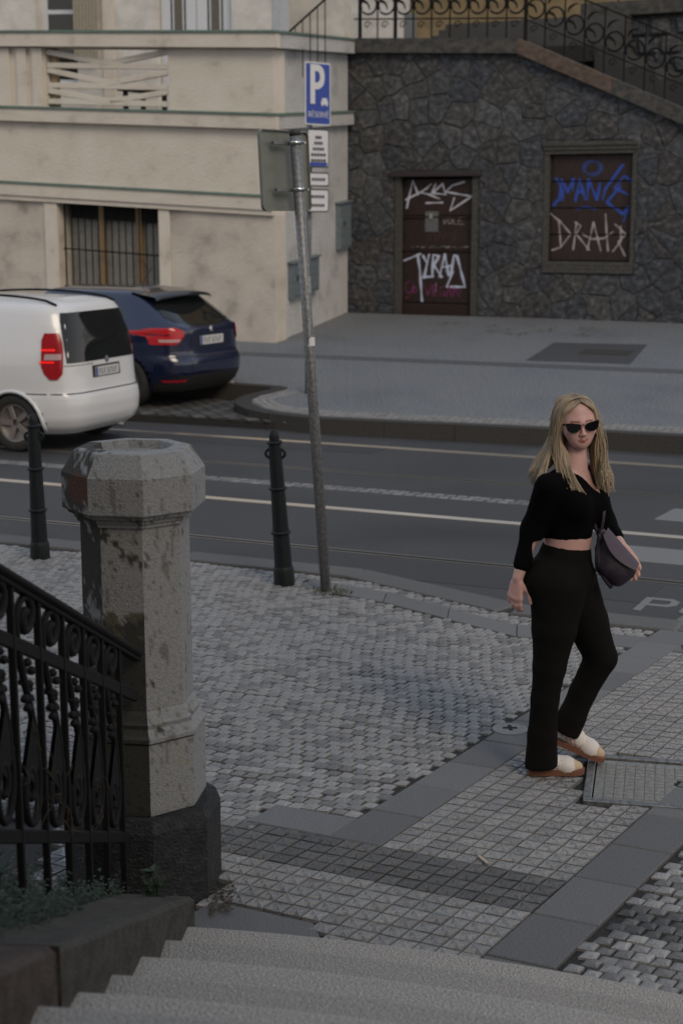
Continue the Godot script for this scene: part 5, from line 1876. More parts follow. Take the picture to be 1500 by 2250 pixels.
func build_van() -> void:
	var white := plain("van_white", C3(.62, .63, .65), 0.32, 0.0, 0.6)
	var v := thing("white_van", "white small van with roof rails driving past on the street", "van", Vector3(-2.50, -0.05, -16.34), deg_to_rad(156.3))
	var sh := Shell.new()
	sh.rows = [[0.20, 0.14, 4.10, 0.74], [0.27, 0.05, 4.16, 0.80], [0.36, 0.01, 4.2, 0.835], [0.50, 0.0, 4.2, 0.845], [0.60, 0.012, 4.2, 0.845], [0.645, 0.045, 4.18, 0.842], [0.80, 0.06, 4.12, 0.842], [0.95, 0.07, 3.95, 0.835], [1.05, 0.085, 3.4, 0.82], [1.20, 0.115, 3.1, 0.785], [1.35, 0.155, 2.8, 0.745], [1.48, 0.20, 2.55, 0.70], [1.55, 0.25, 2.45, 0.655], [1.59, 0.34, 2.3, 0.58], [1.61, 0.50, 2.15, 0.46]]
	var ra := Vector3(0.72, 0.28, 0.375)
	obj("body", shell_body(sh, levels(0.20, 1.61, 42), [ra, Vector3(3.34, 0.28, 0.375)], 4.4), white, v)
	obj("rear_window", shell_patch(sh, [[0.955, -0.85, 0.85], [1.1, -0.875, 0.875], [1.25, -0.89, 0.89], [1.40, -0.90, 0.90], [1.475, -0.89, 0.89]], 1.0, 0.004, 20), mats.glass_dark, v)
	for s in [-1.0, 1.0]:
		var lamp := obj("tail_lamp", shell_patch(sh, [[0.79, 0.94, 0.985], [0.85, 0.90, 1.02], [0.93, 0.89, 1.05], [1.10, 0.89, 1.07], [1.20, 0.90, 1.07], [1.27, 0.92, 1.04]], s, 0.010), plain("lamp_red", C3(.30, .012, .018), 0.15), v)
		obj("reverse_lens", shell_patch(sh, [[0.995, 0.91, 1.03], [1.055, 0.91, 1.03]], s, 0.014), plain("lens_clear", C3(.45, .32, .33), 0.15), lamp)
		var glow := plain("lamp_lit", C3(.5, .02, .02), 0.3)
		glow.emission_enabled = true
		glow.emission = Color(1.0, 0.08, 0.06)
		glow.emission_energy_multiplier = 0.45
		for y in [0.96, 1.085]:
			obj("lit_strip", shell_patch(sh, [[y, 0.96, 1.07], [y + 0.022, 0.96, 1.07]], s, 0.015), glow, lamp)
		obj("side_window", shell_patch(sh, [[1.04, 2.15, 2.95], [1.25, 1.95, 2.7], [1.42, 1.80, 2.35]], s, 0.004), mats.glass_dark, v)
		var rr := S(true)
		var l := []
		for k in 16:
			var f := k / 15.0
			l.append(Vector3(0.30 + f * 1.9, 1.555 + 0.095 * sin(PI * clampf(f, 0.0, 1.0)) ** 0.5, s * 0.56))
		tube(rr, l, 0.014, 7)
		obj("roof_rail", rr, mats.iron, v)
		wheel(v, Vector3(0.72, 0.31, s * 0.72), 0.31, 0.19, s, plain("hubcap", C3(.20, .18, .17), 0.4, 0.5))
		wheel(v, Vector3(3.34, 0.31, s * 0.72), 0.31, 0.19, s, mats.hubcap)
		var lip := S(true)
		var al := []
		for k in 17:
			var a := -0.12 + (PI + 0.24) * k / 16.0
			var x := ra.x + cos(a) * ra.z
			var y := maxf(0.21, ra.y + sin(a) * ra.z)
			var r := sh.row(y)
			al.append(Vector3(x, y, s * (r[2] - 0.012)))
		tube(lip, al, 0.022, 6)
		obj("arch_lip", lip, white, v)
	var well := S()
	bx(well, Vector3(2.0, 0.45, 0), Vector3(3.4, 0.5, 1.16))
	obj("underbody", well, mats.black_gap, v)
	obj("bumper_seam", shell_patch(sh, [[0.628, -1.25, 1.25], [0.640, -1.25, 1.25]], 1.0, 0.003, 24), mats.print_black, v)
	obj("tailgate_seam", shell_patch(sh, [[0.925, -0.88, -0.32], [0.932, -0.88, -0.32]], 1.0, 0.003, 8), mats.print_black, v)
	obj("plate_recess", shell_patch(sh, [[0.775, -0.36, 0.34], [0.905, -0.36, 0.34]], 1.0, 0.003, 8), mats.print_black, v)
	plate_on(v, sh, 0.835, 0.0, 0.46, 0.10, 0.010, true)
	var bd := S()
	lathe(bd, sh.out(0.955, 0.02, 1.0, 0.002), [[0.035, 0.0], [0.035, 0.006], [0.0, 0.012]], 16, 0.0, Vector3(-1, 0.1, 0).normalized())
	obj("badge", bd, mats.galvanised, v)
	var ex := S(true)
	tube(ex, [Vector3(0.05, 0.20, 0.3), Vector3(0.5, 0.22, 0.3)], 0.028, 10)
	obj("exhaust", ex, mats.galvanised, v)

func build_car() -> void:
	var blue := plain("car_blue", C3(.007, .012, .042), 0.25, 0.25, 1.0)
	var c := thing("blue_hatchback", "dark blue hatchback parked in the bay beside the stucco house", "car", Vector3(-1.60, 0.06, -19.14), deg_to_rad(150.0))
	var sh := Shell.new()
	sh.n = 6.0
	sh.rows = [[0.20, 0.17, 4.2, 0.78], [0.30, 0.06, 4.25, 0.85], [0.44, 0.005, 4.28, 0.885], [0.57, 0.0, 4.28, 0.89], [0.63, 0.025, 4.28, 0.888], [0.66, 0.06, 4.25, 0.885], [0.80, 0.065, 4.2, 0.88], [0.92, 0.06, 4.1, 0.865], [0.985, 0.065, 3.9, 0.845], [1.03, 0.12, 3.2, 0.815], [1.12, 0.25, 2.9, 0.765], [1.25, 0.43, 2.65, 0.70], [1.36, 0.58, 2.45, 0.645], [1.42, 0.68, 2.35, 0.60], [1.455, 0.82, 2.25, 0.52], [1.472, 1.05, 2.1, 0.38]]
	var ra := Vector3(0.80, 0.30, 0.38)
	obj("body", shell_body(sh, levels(0.20, 1.472, 42), [ra, Vector3(3.44, 0.30, 0.38)], 4.6), blue, c)
	obj("rear_window", shell_patch(sh, [[1.015, -0.30, 0.30], [1.035, -0.55, 0.55], [1.07, -0.78, 0.78], [1.12, -0.88, 0.88], [1.25, -0.90, 0.90], [1.385, -0.86, 0.86]], 1.0, 0.004, 20), mats.glass_dark, c)
	# roof spoiler
	var sp2 := S(true)
	for k in 16:
		var p := []
		for e in [0, 1]:
			var t: float = -1.0 + 2.0 * (k + e) / 16.0
			var z := t * 0.60
			var xr := 0.33 + 0.13 * t * t
			p.append([Vector3(xr, 1.375 - 0.05 * t * t, z), Vector3(xr + 0.03, 1.42 - 0.05 * t * t, z), Vector3(0.86, 1.462 - 0.045 * t * t, z), Vector3(0.80, 1.40, z)])
		for q in 4:
			var r := (q + 1) % 4
			quad(sp2, p[0][q], p[0][r], p[1][r], p[1][q])
	obj("spoiler", sp2, plain("spoiler_black", C3(.010, .011, .016), 0.3, 0.0, 0.6), c)
	for s in [-1.0, 1.0]:
		var lamp := obj("tail_lamp", shell_patch(sh, [[0.80, 0.80, 1.02], [0.84, 0.74, 1.04], [0.90, 0.70, 1.08], [0.935, 0.69, 1.40], [0.955, 0.70, 1.55], [0.975, 0.74, 1.20], [1.00, 0.82, 1.06]], s, 0.010), plain("lamp_red2", C3(.42, .015, .02), 0.12), c)
		obj("reverse_lens", shell_patch(sh, [[0.83, 0.77, 0.96], [0.865, 0.75, 0.97]], s, 0.013), mats.lens_clear, lamp)
		obj("reflector", shell_patch(sh, [[0.335, 0.70, 0.95], [0.365, 0.68, 0.97]], s, 0.006), mats.lamp_red, c)
		obj("side_window", shell_patch(sh, [[1.03, 1.75, 2.9], [1.10, 1.62, 2.9], [1.20, 1.60, 2.8], [1.32, 1.75, 2.7]], s, 0.004), mats.glass_dark, c)
		obj("chrome_strip", shell_patch(sh, [[1.005, 1.85, 2.9], [1.022, 1.85, 2.9]], s, 0.008), mats.clamp_steel, c)
		obj("chrome_kick", shell_patch(sh, [[1.012, 1.78, 1.90], [1.06, 1.62, 1.68], [1.10, 1.56, 1.60]], s, 0.008), mats.clamp_steel, c)
		wheel(c, Vector3(0.80, 0.32, s * 0.76), 0.32, 0.2, s, plain("alloy", C3(.4, .4, .4), 0.3, 0.8))
		wheel(c, Vector3(3.44, 0.32, s * 0.76), 0.32, 0.2, s, mats.alloy)
	obj("bumper_insert", shell_patch(sh, [[0.21, -0.99, 0.99], [0.30, -1.0, 1.0], [0.42, -0.93, 0.93]], 1.0, 0.003, 24), plain("bumper_black", C3(.014, .014, .015), 0.7), c)
	obj("bumper_seam", shell_patch(sh, [[0.640, -0.97, 0.97], [0.648, -0.97, 0.97]], 1.0, 0.003, 24), mats.print_black, c)
	for s in [-1.0, 1.0]:
		obj("gate_seam", shell_patch(sh, [[0.66, 0.845, 0.853], [0.79, 0.80, 0.808]], s, 0.003, 1), mats.print_black, c)
	obj("plate_recess", shell_patch(sh, [[0.74, -0.52, 0.52], [0.76, -0.56, 0.56], [0.90, -0.52, 0.52]], 1.0, 0.003, 10), plain("recess_blue", C3(.006, .009, .03), 0.4), c)
	plate_on(c, sh, 0.83, 0.0, 0.50, 0.11, 0.012, true)
	var un := S()
	bx(un, Vector3(2.1, 0.42, 0), Vector3(3.5, 0.45, 1.22))
	obj("underbody", un, mats.black_gap, c)
	var an := S()
	lathe(an, Vector3(1.15, 1.478, 0), [[0.035, 0.0], [0.02, 0.02], [0.0, 0.025]], 10)
	tube(an, [Vector3(1.15, 1.49, 0), Vector3(0.98, 1.70, 0)], 0.006, 6)
	obj("antenna", an, mats.print_black, c)
	var ex := S(true)
	tube(ex, [Vector3(0.08, 0.22, 0.55), Vector3(0.5, 0.24, 0.55)], 0.032, 10)
	obj("exhaust", ex, mats.galvanised, c)
	var bd := S()
	lathe(bd, sh.out(0.965, 0.0, 1.0, 0.002), [[0.04, 0.0], [0.04, 0.006], [0.0, 0.012]], 16, 0.0, Vector3(-1, 0.1, 0).normalized())
	obj("badge", bd, mats.clamp_steel, c)

# ---------- person: bones joined smoothly and meshed as surface nets ----------
func bone(a: Vector3, b: Vector3, ra: float, rb: float) -> Array:
	var ba := b - a
	return [a, ba, 1.0 / maxf(ba.length_squared(), 1e-9), ra, rb - ra]

func chain(pts: Array, rs: Array) -> Array:
	var l := []
	for i in pts.size() - 1: l.append(bone(pts[i], pts[i + 1], rs[i], rs[i + 1]))
	return l

func grown(list: Array, by: float) -> Array:
	var l := []
	for b in list:
		var c: Array = b.duplicate()
		c[3] += by
		l.append(c)
	return l

func moved(list: Array, t: Transform3D) -> Array:
	var l := []
	for b in list: l.append([t * (b[0] as Vector3), t.basis * (b[1] as Vector3), b[2], b[3], b[4]])
	return l

func field(p: Vector3, list: Array, k: float) -> float:
	var d := 10.0
	for b in list:
		var pa: Vector3 = p - b[0]
		var h := clampf(pa.dot(b[1]) * b[2], 0.0, 1.0)
		var e: float = (pa - b[1] * h).length() - b[3] - b[4] * h
		var x := k - absf(d - e)
		d = minf(d, e)
		if x > 0.0: d -= x * x * 0.25 / k
	return d

# adds the surface to va / ia
func net(list: Array, k: float, cell: float, va: PackedVector3Array, ia: PackedInt32Array, clip = null) -> Array:
	var lo := Vector3(99, 99, 99)
	var hi := -lo
	for b in list:
		var r: float = maxf(b[3], b[3] + b[4]) + 0.01
		for q in [b[0], b[0] + b[1]]:
			lo = lo.min(q - Vector3(r, r, r))
			hi = hi.max(q + Vector3(r, r, r))
	var bs := cell * 8.0
	var nb := Vector3i(((hi - lo) / bs).ceil())
	var half := bs * 0.8661
	var cells := {}
	var edges := []
	var val := PackedFloat32Array()
	val.resize(729)
	for bi in nb.x:
		for bj in nb.y:
			for bk in nb.z:
				var o := lo + Vector3(bi, bj, bk) * bs
				var c := o + Vector3.ONE * bs * 0.5
				var use := []
				for b in list:
					var pa: Vector3 = c - b[0]
					var h := clampf(pa.dot(b[1]) * b[2], 0.0, 1.0)
					if (pa - b[1] * h).length() - b[3] - b[4] * h < half + k * 1.5: use.append(b)
				if use.is_empty(): continue
				var f := field(c, use, k)
				if absf(f) > half + k and (clip == null or f > 0): continue
				var n := 0
				for x in 9:
					for y in 9:
						for z in 9:
							var p := o + Vector3(x, y, z) * cell
							var d := field(p, use, k)
							if clip != null: d = maxf(d, clip.call(p))
							val[n] = d
							n += 1
				for x in 8:
					for y in 8:
						for z in 8:
							var base := x * 81 + y * 9 + z
							var v0 := val[base]
							var s0 := v0 < 0.0
							var cnt := 0
							var acc := Vector3.ZERO
							for e in NET_EDGES:
								var a := val[base + e[0]]
								var b2 := val[base + e[1]]
								if (a < 0.0) != (b2 < 0.0):
									cnt += 1
									acc += (e[2] as Vector3).lerp(e[3], a / (a - b2))
							var gi := Vector3i(bi * 8 + x, bj * 8 + y, bk * 8 + z)
							if cnt > 0:
								cells[gi] = va.size()
								va.append(o + (Vector3(x, y, z) + acc / cnt) * cell)
							if s0 != (val[base + 81] < 0.0): edges.append([gi, 0, s0])
							if s0 != (val[base + 9] < 0.0): edges.append([gi, 1, s0])
							if s0 != (val[base + 1] < 0.0): edges.append([gi, 2, s0])
	for e in edges:
		var g: Vector3i = e[0]
		var u: Vector3i = [Vector3i(0, 1, 0), Vector3i(0, 0, 1), Vector3i(1, 0, 0)][e[1]]
		var w: Vector3i = [Vector3i(0, 0, 1), Vector3i(1, 0, 0), Vector3i(0, 1, 0)][e[1]]
		var q := [g - u - w, g - w, g, g - u]
		var ok := true
		for c in q:
			if not cells.has(c): ok = false
		if not ok: continue
		var a: int = cells[q[0]]
		var b: int = cells[q[1]]
		var c2: int = cells[q[2]]
		var d: int = cells[q[3]]
		if e[2]: ia.append_array(PackedInt32Array([a, c2, b, a, d, c2]))
		else: ia.append_array(PackedInt32Array([a, b, c2, a, c2, d]))
	return [va, ia]

const NET_EDGES := [[0, 81, Vector3(0, 0, 0), Vector3(1, 0, 0)], [9, 90, Vector3(0, 1, 0), Vector3(1, 1, 0)], [1, 82, Vector3(0, 0, 1), Vector3(1, 0, 1)], [10, 91, Vector3(0, 1, 1), Vector3(1, 1, 1)],
	[0, 9, Vector3(0, 0, 0), Vector3(0, 1, 0)], [81, 90, Vector3(1, 0, 0), Vector3(1, 1, 0)], [1, 10, Vector3(0, 0, 1), Vector3(0, 1, 1)], [82, 91, Vector3(1, 0, 1), Vector3(1, 1, 1)],
	[0, 1, Vector3(0, 0, 0), Vector3(0, 0, 1)], [81, 82, Vector3(1, 0, 0), Vector3(1, 0, 1)], [9, 10, Vector3(0, 1, 0), Vector3(0, 1, 1)], [90, 91, Vector3(1, 1, 0), Vector3(1, 1, 1)]]

func net_mesh(va: PackedVector3Array, ia: PackedInt32Array, tint = null) -> ArrayMesh:
	var na := PackedVector3Array()
	na.resize(va.size())
	for i in range(0, ia.size(), 3):
		var n := (va[ia[i + 2]] - va[ia[i]]).cross(va[ia[i + 1]] - va[ia[i]])
		for k in 3: na[ia[i + k]] += n
	var ca := PackedColorArray()
	ca.resize(va.size())
	for i in va.size():
		na[i] = na[i].normalized()
		ca[i] = tint.call(va[i]) if tint != null else Color.WHITE
	var arr := []
	arr.resize(Mesh.ARRAY_MAX)
	arr[Mesh.ARRAY_VERTEX] = va
	arr[Mesh.ARRAY_NORMAL] = na
	arr[Mesh.ARRAY_COLOR] = ca
	arr[Mesh.ARRAY_INDEX] = ia
	var m := ArrayMesh.new()
	m.add_surface_from_arrays(Mesh.PRIMITIVE_TRIANGLES, arr)
	return m

func one_net(list: Array, k: float, cell: float, clip = null, tint = null) -> ArrayMesh:
	var r := net(list, k, cell, PackedVector3Array(), PackedInt32Array(), clip)
	return net_mesh(r[0], r[1], tint)

func hand_bones(w: Vector3, d: Vector3, l: Vector3, n: Vector3, curl: Array, thumb: Vector3) -> Array:
	var b := []
	var off := [0.026, 0.009, -0.008, -0.024]
	var knu := [0.076, 0.079, 0.075, 0.068]
	var lens := [0.064, 0.071, 0.066, 0.051]
	var rad := [0.0085, 0.0088, 0.0083, 0.0074]
	for f in 4:
		var k: Vector3 = w + d * knu[f] + l * off[f] * 1.05
		b.append(bone(w + d * 0.01 + l * off[f] * 0.6, k, 0.0145, 0.0112))
		var p := k
		var dir := d
		var ang: float = curl[f]
		for j in 3:
			dir = (d * cos(ang * (j + 0.6)) + n * sin(ang * (j + 0.6)) + l * (1.5 - f) * 0.03).normalized()
			var q: Vector3 = p + dir * lens[f] * [0.46, 0.30, 0.24][j]
			b.append(bone(p, q, rad[f] * (1.04 - j * 0.08), rad[f] * (0.97 - j * 0.09)))
			p = q
	var t0 := w + d * 0.018 + l * 0.020 + n * 0.006
	var t1 := t0 + (d * 0.55 + l * 0.55 + n * 0.35).normalized() * 0.040
	var t2 := t1 + thumb.normalized() * 0.030
	var t3 := t2 + (thumb.normalized() + d * 0.25).normalized() * 0.024
	b.append_array(chain([t0, t1, t2, t3], [0.014, 0.0115, 0.0098, 0.0082]))
	return b

func shoe(parent: Node, t: Transform3D) -> void:
	var s := Node3D.new(); s.name = "shoe"; parent.add_child(s, true)
	s.transform = t
	var up := chain([Vector3(0.032, 0.055, 0), Vector3(0.10, 0.054, 0), Vector3(0.165, 0.040, 0), Vector3(0.222, 0.028, -0.002)], [0.031, 0.033, 0.034, 0.026])
	up.append(bone(Vector3(0.04, 0.085, 0), Vector3(0.085, 0.078, 0), 0.031, 0.030))
	up.append(bone(Vector3(0.18, 0.030, 0.010), Vector3(0.18, 0.030, -0.012), 0.030, 0.030))
	obj("upper", one_net(up, 0.03, 0.006, func(p: Vector3) -> float: return maxf(0.014 - p.y, p.y - 0.098), func(p: Vector3) -> Color:
		if p.x > 0.205: return Color(0.78, 0.62, 0.42)
		var a := p.x + p.y * 0.6
		if absf(p.z) > 0.018 and a > 0.075 and a < 0.135 and fmod(a, 0.02) < 0.010: return Color(0.72, 0.42, 0.38)
		return Color(1, 1, 1)), plain("shoe_white", C3(.62, .58, .55), 0.55), s)
	var so := S()
	var o := [Vector2(0, 0), Vector2(0.004, 0.020), Vector2(0.028, 0.034), Vector2(0.09, 0.033), Vector2(0.15, 0.039), Vector2(0.20, 0.042), Vector2(0.235, 0.034), Vector2(0.253, 0.016), Vector2(0.257, 0)]
	var ring := []
	for p in o: ring.append(p)
	for i in range(o.size() - 2, 0, -1): ring.append(Vector2(o[i].x, -o[i].y))
	slab(so, ring, 0.0, 0.027, 0.003)
	obj("sole", so, plain("gum", C3(.16, .065, .038), 0.7), s)
	var la := S(true)
	for k in 4:
		var x := 0.115 + k * 0.017
		var y := 0.088 - k * 0.006
		tube(la, [Vector3(x, y - 0.008, -0.018), Vector3(x + 0.006, y + 0.002, 0), Vector3(x, y - 0.008, 0.018)], 0.0028, 5)
	obj("laces", la, mats.shoe_white, s)
	for sd in [-1.0, 1.0]:
		for k in 3:
			var sp3 := S(true)
			var x := 0.088 + k * 0.019
			tube(sp3, [Vector3(x, 0.030, sd * 0.0375), Vector3(x + 0.010, 0.052, sd * 0.0365), Vector3(x + 0.022, 0.072, sd * 0.0275)], 0.0030, 6, true, 0.6)
			obj("stripe", sp3, plain("stripe_tan", C3(.50, .36, .31), 0.6), s)
	var cl := S(true)
	var ring2 := []
	for k in 15:
		var a := TAU * k / 14.0
		ring2.append(Vector3(0.052 + cos(a) * 0.036, 0.094 + cos(a) * 0.004, sin(a) * 0.026))
	tube(cl, ring2, 0.005, 6, false)
	obj("collar", cl, plain("collar_tan", C3(.42, .33, .26), 0.8), s)

func build_person() -> void:
	var w := thing("person", "woman with long blond hair in black top, flared trousers and sunglasses walking", "person")
	var F := Vector3(0.737, 0, 0.675)
	var L := Vector3(0.675, 0, -0.737)
	var skin := plain("skin", C3(.53, .315, .28), 0.5)
	skin.subsurf_scatter_enabled = true
	skin.subsurf_scatter_strength = 0.15
	# --- bones
	var torso := [
		bone(Vector3(0.965, 0.90, -6.40), Vector3(0.985, 1.05, -6.40), 0.115, 0.092),
		bone(Vector3(0.985, 1.05, -6.40), Vector3(0.985, 1.19, -6.395), 0.092, 0.106),
		bone(Vector3(0.985, 1.19, -6.395), Vector3(0.985, 1.285, -6.40), 0.106, 0.092),
		bone(Vector3(0.925, 1.312, -6.335), Vector3(1.05, 1.312, -6.465), 0.056, 0.056),
		bone(Vector3(1.002, 1.232, -6.305), Vector3(1.004, 1.225, -6.30), 0.060, 0.058),
		bone(Vector3(1.092, 1.228, -6.395), Vector3(1.094, 1.222, -6.39), 0.060, 0.058)]
	var sh_r := Vector3(0.872, 1.318, -6.275)
	var sh_l := Vector3(1.105, 1.315, -6.505)
	var el_r := Vector3(0.826, 1.115, -6.36)
	var wr_r := Vector3(0.762, 0.905, -6.32)
	var el_l := Vector3(1.165, 1.105, -6.54)
	var wr_l := Vector3(1.218, 1.030, -6.40)
	var arm_r := chain([sh_r, el_r, wr_r], [0.046, 0.036, 0.024])
	var arm_l := chain([sh_l, el_l, wr_l], [0.046, 0.036, 0.024])
	var legs := chain([Vector3(0.935, 0.86, -6.335), Vector3(0.905, 0.51, -6.31), Vector3(0.885, 0.10, -6.33)], [0.09, 0.05, 0.035])
	legs.append_array(chain([Vector3(1.01, 0.86, -6.46), Vector3(1.155, 0.505, -6.46), Vector3(1.005, 0.16, -6.485)], [0.09, 0.05, 0.035]))
	var neck := chain([Vector3(0.99, 1.315, -6.405), Vector3(1.000, 1.40, -6.395), Vector3(1.006, 1.49, -6.395)], [0.058, 0.047, 0.048])
	# --- body: trunk and limbs, then head and hands on finer grids in the same mesh
	var va := PackedVector3Array()
	var ia := PackedInt32Array()
	var body := torso + arm_r + arm_l + legs + neck
	var r := net(body, 0.045, 0.012, va, ia)
	var ht := Transform3D(Basis.from_euler(Vector3(0.02, deg_to_rad(8.0), deg_to_rad(5.0))), Vector3(1.006, 1.566, -6.385))
	var hb := [
		bone(Vector3(0, 0.042, -0.035), Vector3(0, 0.036, 0.004), 0.077, 0.074),
		bone(Vector3(0, 0.048, 0.016), Vector3(0, 0.012, 0.024), 0.058, 0.060),
		bone(Vector3(0, -0.014, 0.018), Vector3(0, -0.054, 0.034), 0.060, 0.040),
		bone(Vector3(0, -0.056, 0.038), Vector3(0, -0.079, 0.058), 0.037, 0.0195),
		bone(Vector3(-0.034, -0.022, 0.046), Vector3(-0.020, -0.056, 0.052), 0.033, 0.024),
		bone(Vector3(0.034, -0.022, 0.046), Vector3(0.020, -0.056, 0.052), 0.033, 0.024),
		bone(Vector3(-0.036, 0.022, 0.066), Vector3(-0.008, 0.018, 0.078), 0.010, 0.010),
		bone(Vector3(0.036, 0.022, 0.066), Vector3(0.008, 0.018, 0.078), 0.010, 0.010)]
	var fine := [
		bone(Vector3(0, 0.008, 0.081), Vector3(0, -0.028, 0.098), 0.0070, 0.0088),
		bone(Vector3(-0.010, -0.032, 0.088), Vector3(0.010, -0.032, 0.088), 0.0070, 0.0070),
		bone(Vector3(-0.022, -0.0550, 0.0770), Vector3(0, -0.0548, 0.0848), 0.0030, 0.0050),
		bone(Vector3(0.022, -0.0550, 0.0770), Vector3(0, -0.0548, 0.0848), 0.0030, 0.0050),
		bone(Vector3(-0.015, -0.0620, 0.0775), Vector3(0.015, -0.0620, 0.0775), 0.0045, 0.0045),
		bone(Vector3(-0.006, -0.0620, 0.0800), Vector3(0.006, -0.0620, 0.0800), 0.0050, 0.0050),
		bone(Vector3(-0.031, -0.001, 0.070), Vector3(-0.030, -0.001, 0.070), 0.012, 0.012),
		bone(Vector3(0.031, -0.001, 0.070), Vector3(0.030, -0.001, 0.070), 0.012, 0.012),
		bone(Vector3(-0.076, 0.005, -0.008), Vector3(-0.076, -0.03, -0.004), 0.010, 0.007),
		bone(Vector3(0.076, 0.005, -0.008), Vector3(0.076, -0.03, -0.004), 0.010, 0.007)]
	# two smoothness levels: soft planes first, then features laid on with a small blend
	var head := moved(hb, ht)
	var feat := moved(fine, ht)
	r = net(head, 0.028, 0.0045, r[0], r[1])
	r = net(feat + grown(moved([hb[2], hb[4], hb[5], hb[3]], ht), -0.0005), 0.010, 0.003, r[0], r[1])
	var hr := hand_bones(wr_r + Vector3(-0.004, -0.012, 0), Vector3(-0.10, -0.99, 0.05).normalized(), Vector3(0.80, -0.05, 0.55).normalized(), Vector3(0.5, 0.1, -0.75).normalized(), [0.30, 0.36, 0.42, 0.46], Vector3(0.25, -0.9, 0.2))
	r = net(hr + [bone(el_r.lerp(wr_r, 0.8), wr_r, 0.0265, 0.024)], 0.010, 0.004, r[0], r[1])
	var dl := Vector3(0.50, -0.85, 0.16).normalized()
	var ll := Vector3(0.80, 0.52, 0.10).normalized()
	var hl := hand_bones(wr_l + dl * 0.012, dl, -ll, Vector3(-0.35, -0.25, 0.85).normalized(), [0.22, 0.20, 0.20, 0.22], Vector3(-0.2, -0.9, 0.3))
	r = net(hl + [bone(el_l.lerp(wr_l, 0.8), wr_l, 0.0265, 0.024)], 0.010, 0.004, r[0], r[1])
	var inv := ht.affine_inverse()
	obj("body", net_mesh(r[0], r[1], func(p: Vector3) -> Color:
		var q := inv * p
		if q.z > 0.05 and absf(q.x) < 0.024 and q.y < -0.0500 and q.y > -0.0670 + absf(q.x) * 0.42 and q.z > 0.0775 - absf(q.x) * 0.15: return Color(0.66, 0.42, 0.44)
		if q.z > 0.06 and q.y > 0.020 and q.y < 0.030 and absf(q.x) > 0.012 and absf(q.x) < 0.05: return Color(0.45, 0.36, 0.30)
		return Color.WHITE), skin, w)
	# --- wrap top
	var cloth := surf("black_cloth", [C3(.0028, .0028, .0034), C3(.0048, .0048, .0058)], [0.3, 0.7], 0.08, 0.1, 0.9, 2.0, 0.2)
	cloth.metallic_specular = 0.15
	var folds := noise(14.0, 2, 3)
	var cc := Vector3(0.985, 0, -6.40)
	var top_b := grown(torso.slice(1), 0.008) + grown(chain([sh_r, el_r, el_r.lerp(wr_r, 0.72)], [0.048, 0.040, 0.032]), 0.006) + grown(chain([sh_l, el_l, el_l.lerp(wr_l, 0.62)], [0.048, 0.040, 0.034]), 0.006)
	obj("wrap_top", one_net(top_b, 0.040, 0.0095, func(p: Vector3) -> float:
		var l := (p - cc).dot(L)
		var f := (p - cc).dot(F)
		var hem := 1.066 - p.y - 0.006 * sin(p.x * 30.0) if p.distance_squared_to(Vector3(0.985, 1.07, -6.4)) < 0.035 else -1.0
		var v := -1.0
		if f > 0.0:
			v = p.y - 1.268 - (0.055 - l) * 1.05 if l < 0.055 else p.y - 1.268 - (l - 0.055) * 3.6
		var nk := p.y - 1.372
		return maxf(maxf(hem, v * 0.7), maxf(nk, folds.get_noise_3d(p.x, p.y * 3.0, p.z) * 0.006 - 0.02))), cloth, w)
	# --- flared trousers
	var pants := surf("trouser_cloth", [C3(.007, .0066, .006), C3(.0115, .0108, .0098)], [0.3, 0.7], 0.08, 0.1, 0.85, 2.0, 0.2)
	pants.metallic_specular = 0.15
	var pb := [
		bone(Vector3(0.985, 1.05, -6.40), Vector3(0.972, 0.95, -6.40), 0.100, 0.126),
		bone(Vector3(0.898, 0.885, -6.345), Vector3(0.925, 0.885, -6.45), 0.112, 0.108),
		bone(Vector3(1.01, 0.90, -6.37), Vector3(1.02, 0.88, -6.43), 0.095, 0.095)]
	pb += chain([Vector3(0.940, 0.86, -6.335), Vector3(0.925, 0.68, -6.315), Vector3(0.908, 0.51, -6.31), Vector3(0.893, 0.36, -6.315), Vector3(0.887, 0.19, -6.325), Vector3(0.887, 0.02, -6.33)], [0.126, 0.097, 0.072, 0.061, 0.064, 0.076])
	pb += chain([Vector3(1.01, 0.86, -6.455), Vector3(1.09, 0.67, -6.46), Vector3(1.158, 0.505, -6.46), Vector3(1.085, 0.34, -6.475), Vector3(1.040, 0.22, -6.48), Vector3(0.998, 0.10, -6.49)], [0.118, 0.094, 0.072, 0.060, 0.062, 0.072])
	var wrinkle := noise(9.0, 2, 8)
	var shin := Vector3(-0.40, -0.92, -0.02).normalized()
	obj("trousers", one_net(pb, 0.016, 0.0105, func(p: Vector3) -> float:
		var d := p.y - 1.048
		d = maxf(d, 0.042 + 0.10 * (p.x - 0.885) - p.y if p.z > -6.405 else -1.0)
		if p.y < 0.35 and p.x > 0.90 and p.z < -6.40: d = maxf(d, (p - Vector3(1.012, 0.145, -6.48)).dot(shin))
		return d), pants, w)
	# --- shoes
	shoe(w, Transform3D(Basis(Vector3(1, 0, -0.05).normalized(), Vector3.UP, Vector3(0.05, 0, 1).normalized()), Vector3(0.826, 0.004, -6.335)))
	var fx := Vector3(0.925, -0.345, 0.155).normalized()
	var fz := fx.cross(Vector3.UP).normalized()
	shoe(w, Transform3D(Basis(fx, fz.cross(fx), fz), Vector3(0.952, 0.098, -6.505)))
	# --- sunglasses
	var gl := Node3D.new(); gl.name = "sunglasses"; w.add_child(gl)
	gl.transform = ht
	var black := plain("lens_black", C3(.004, .004, .005), 0.08)
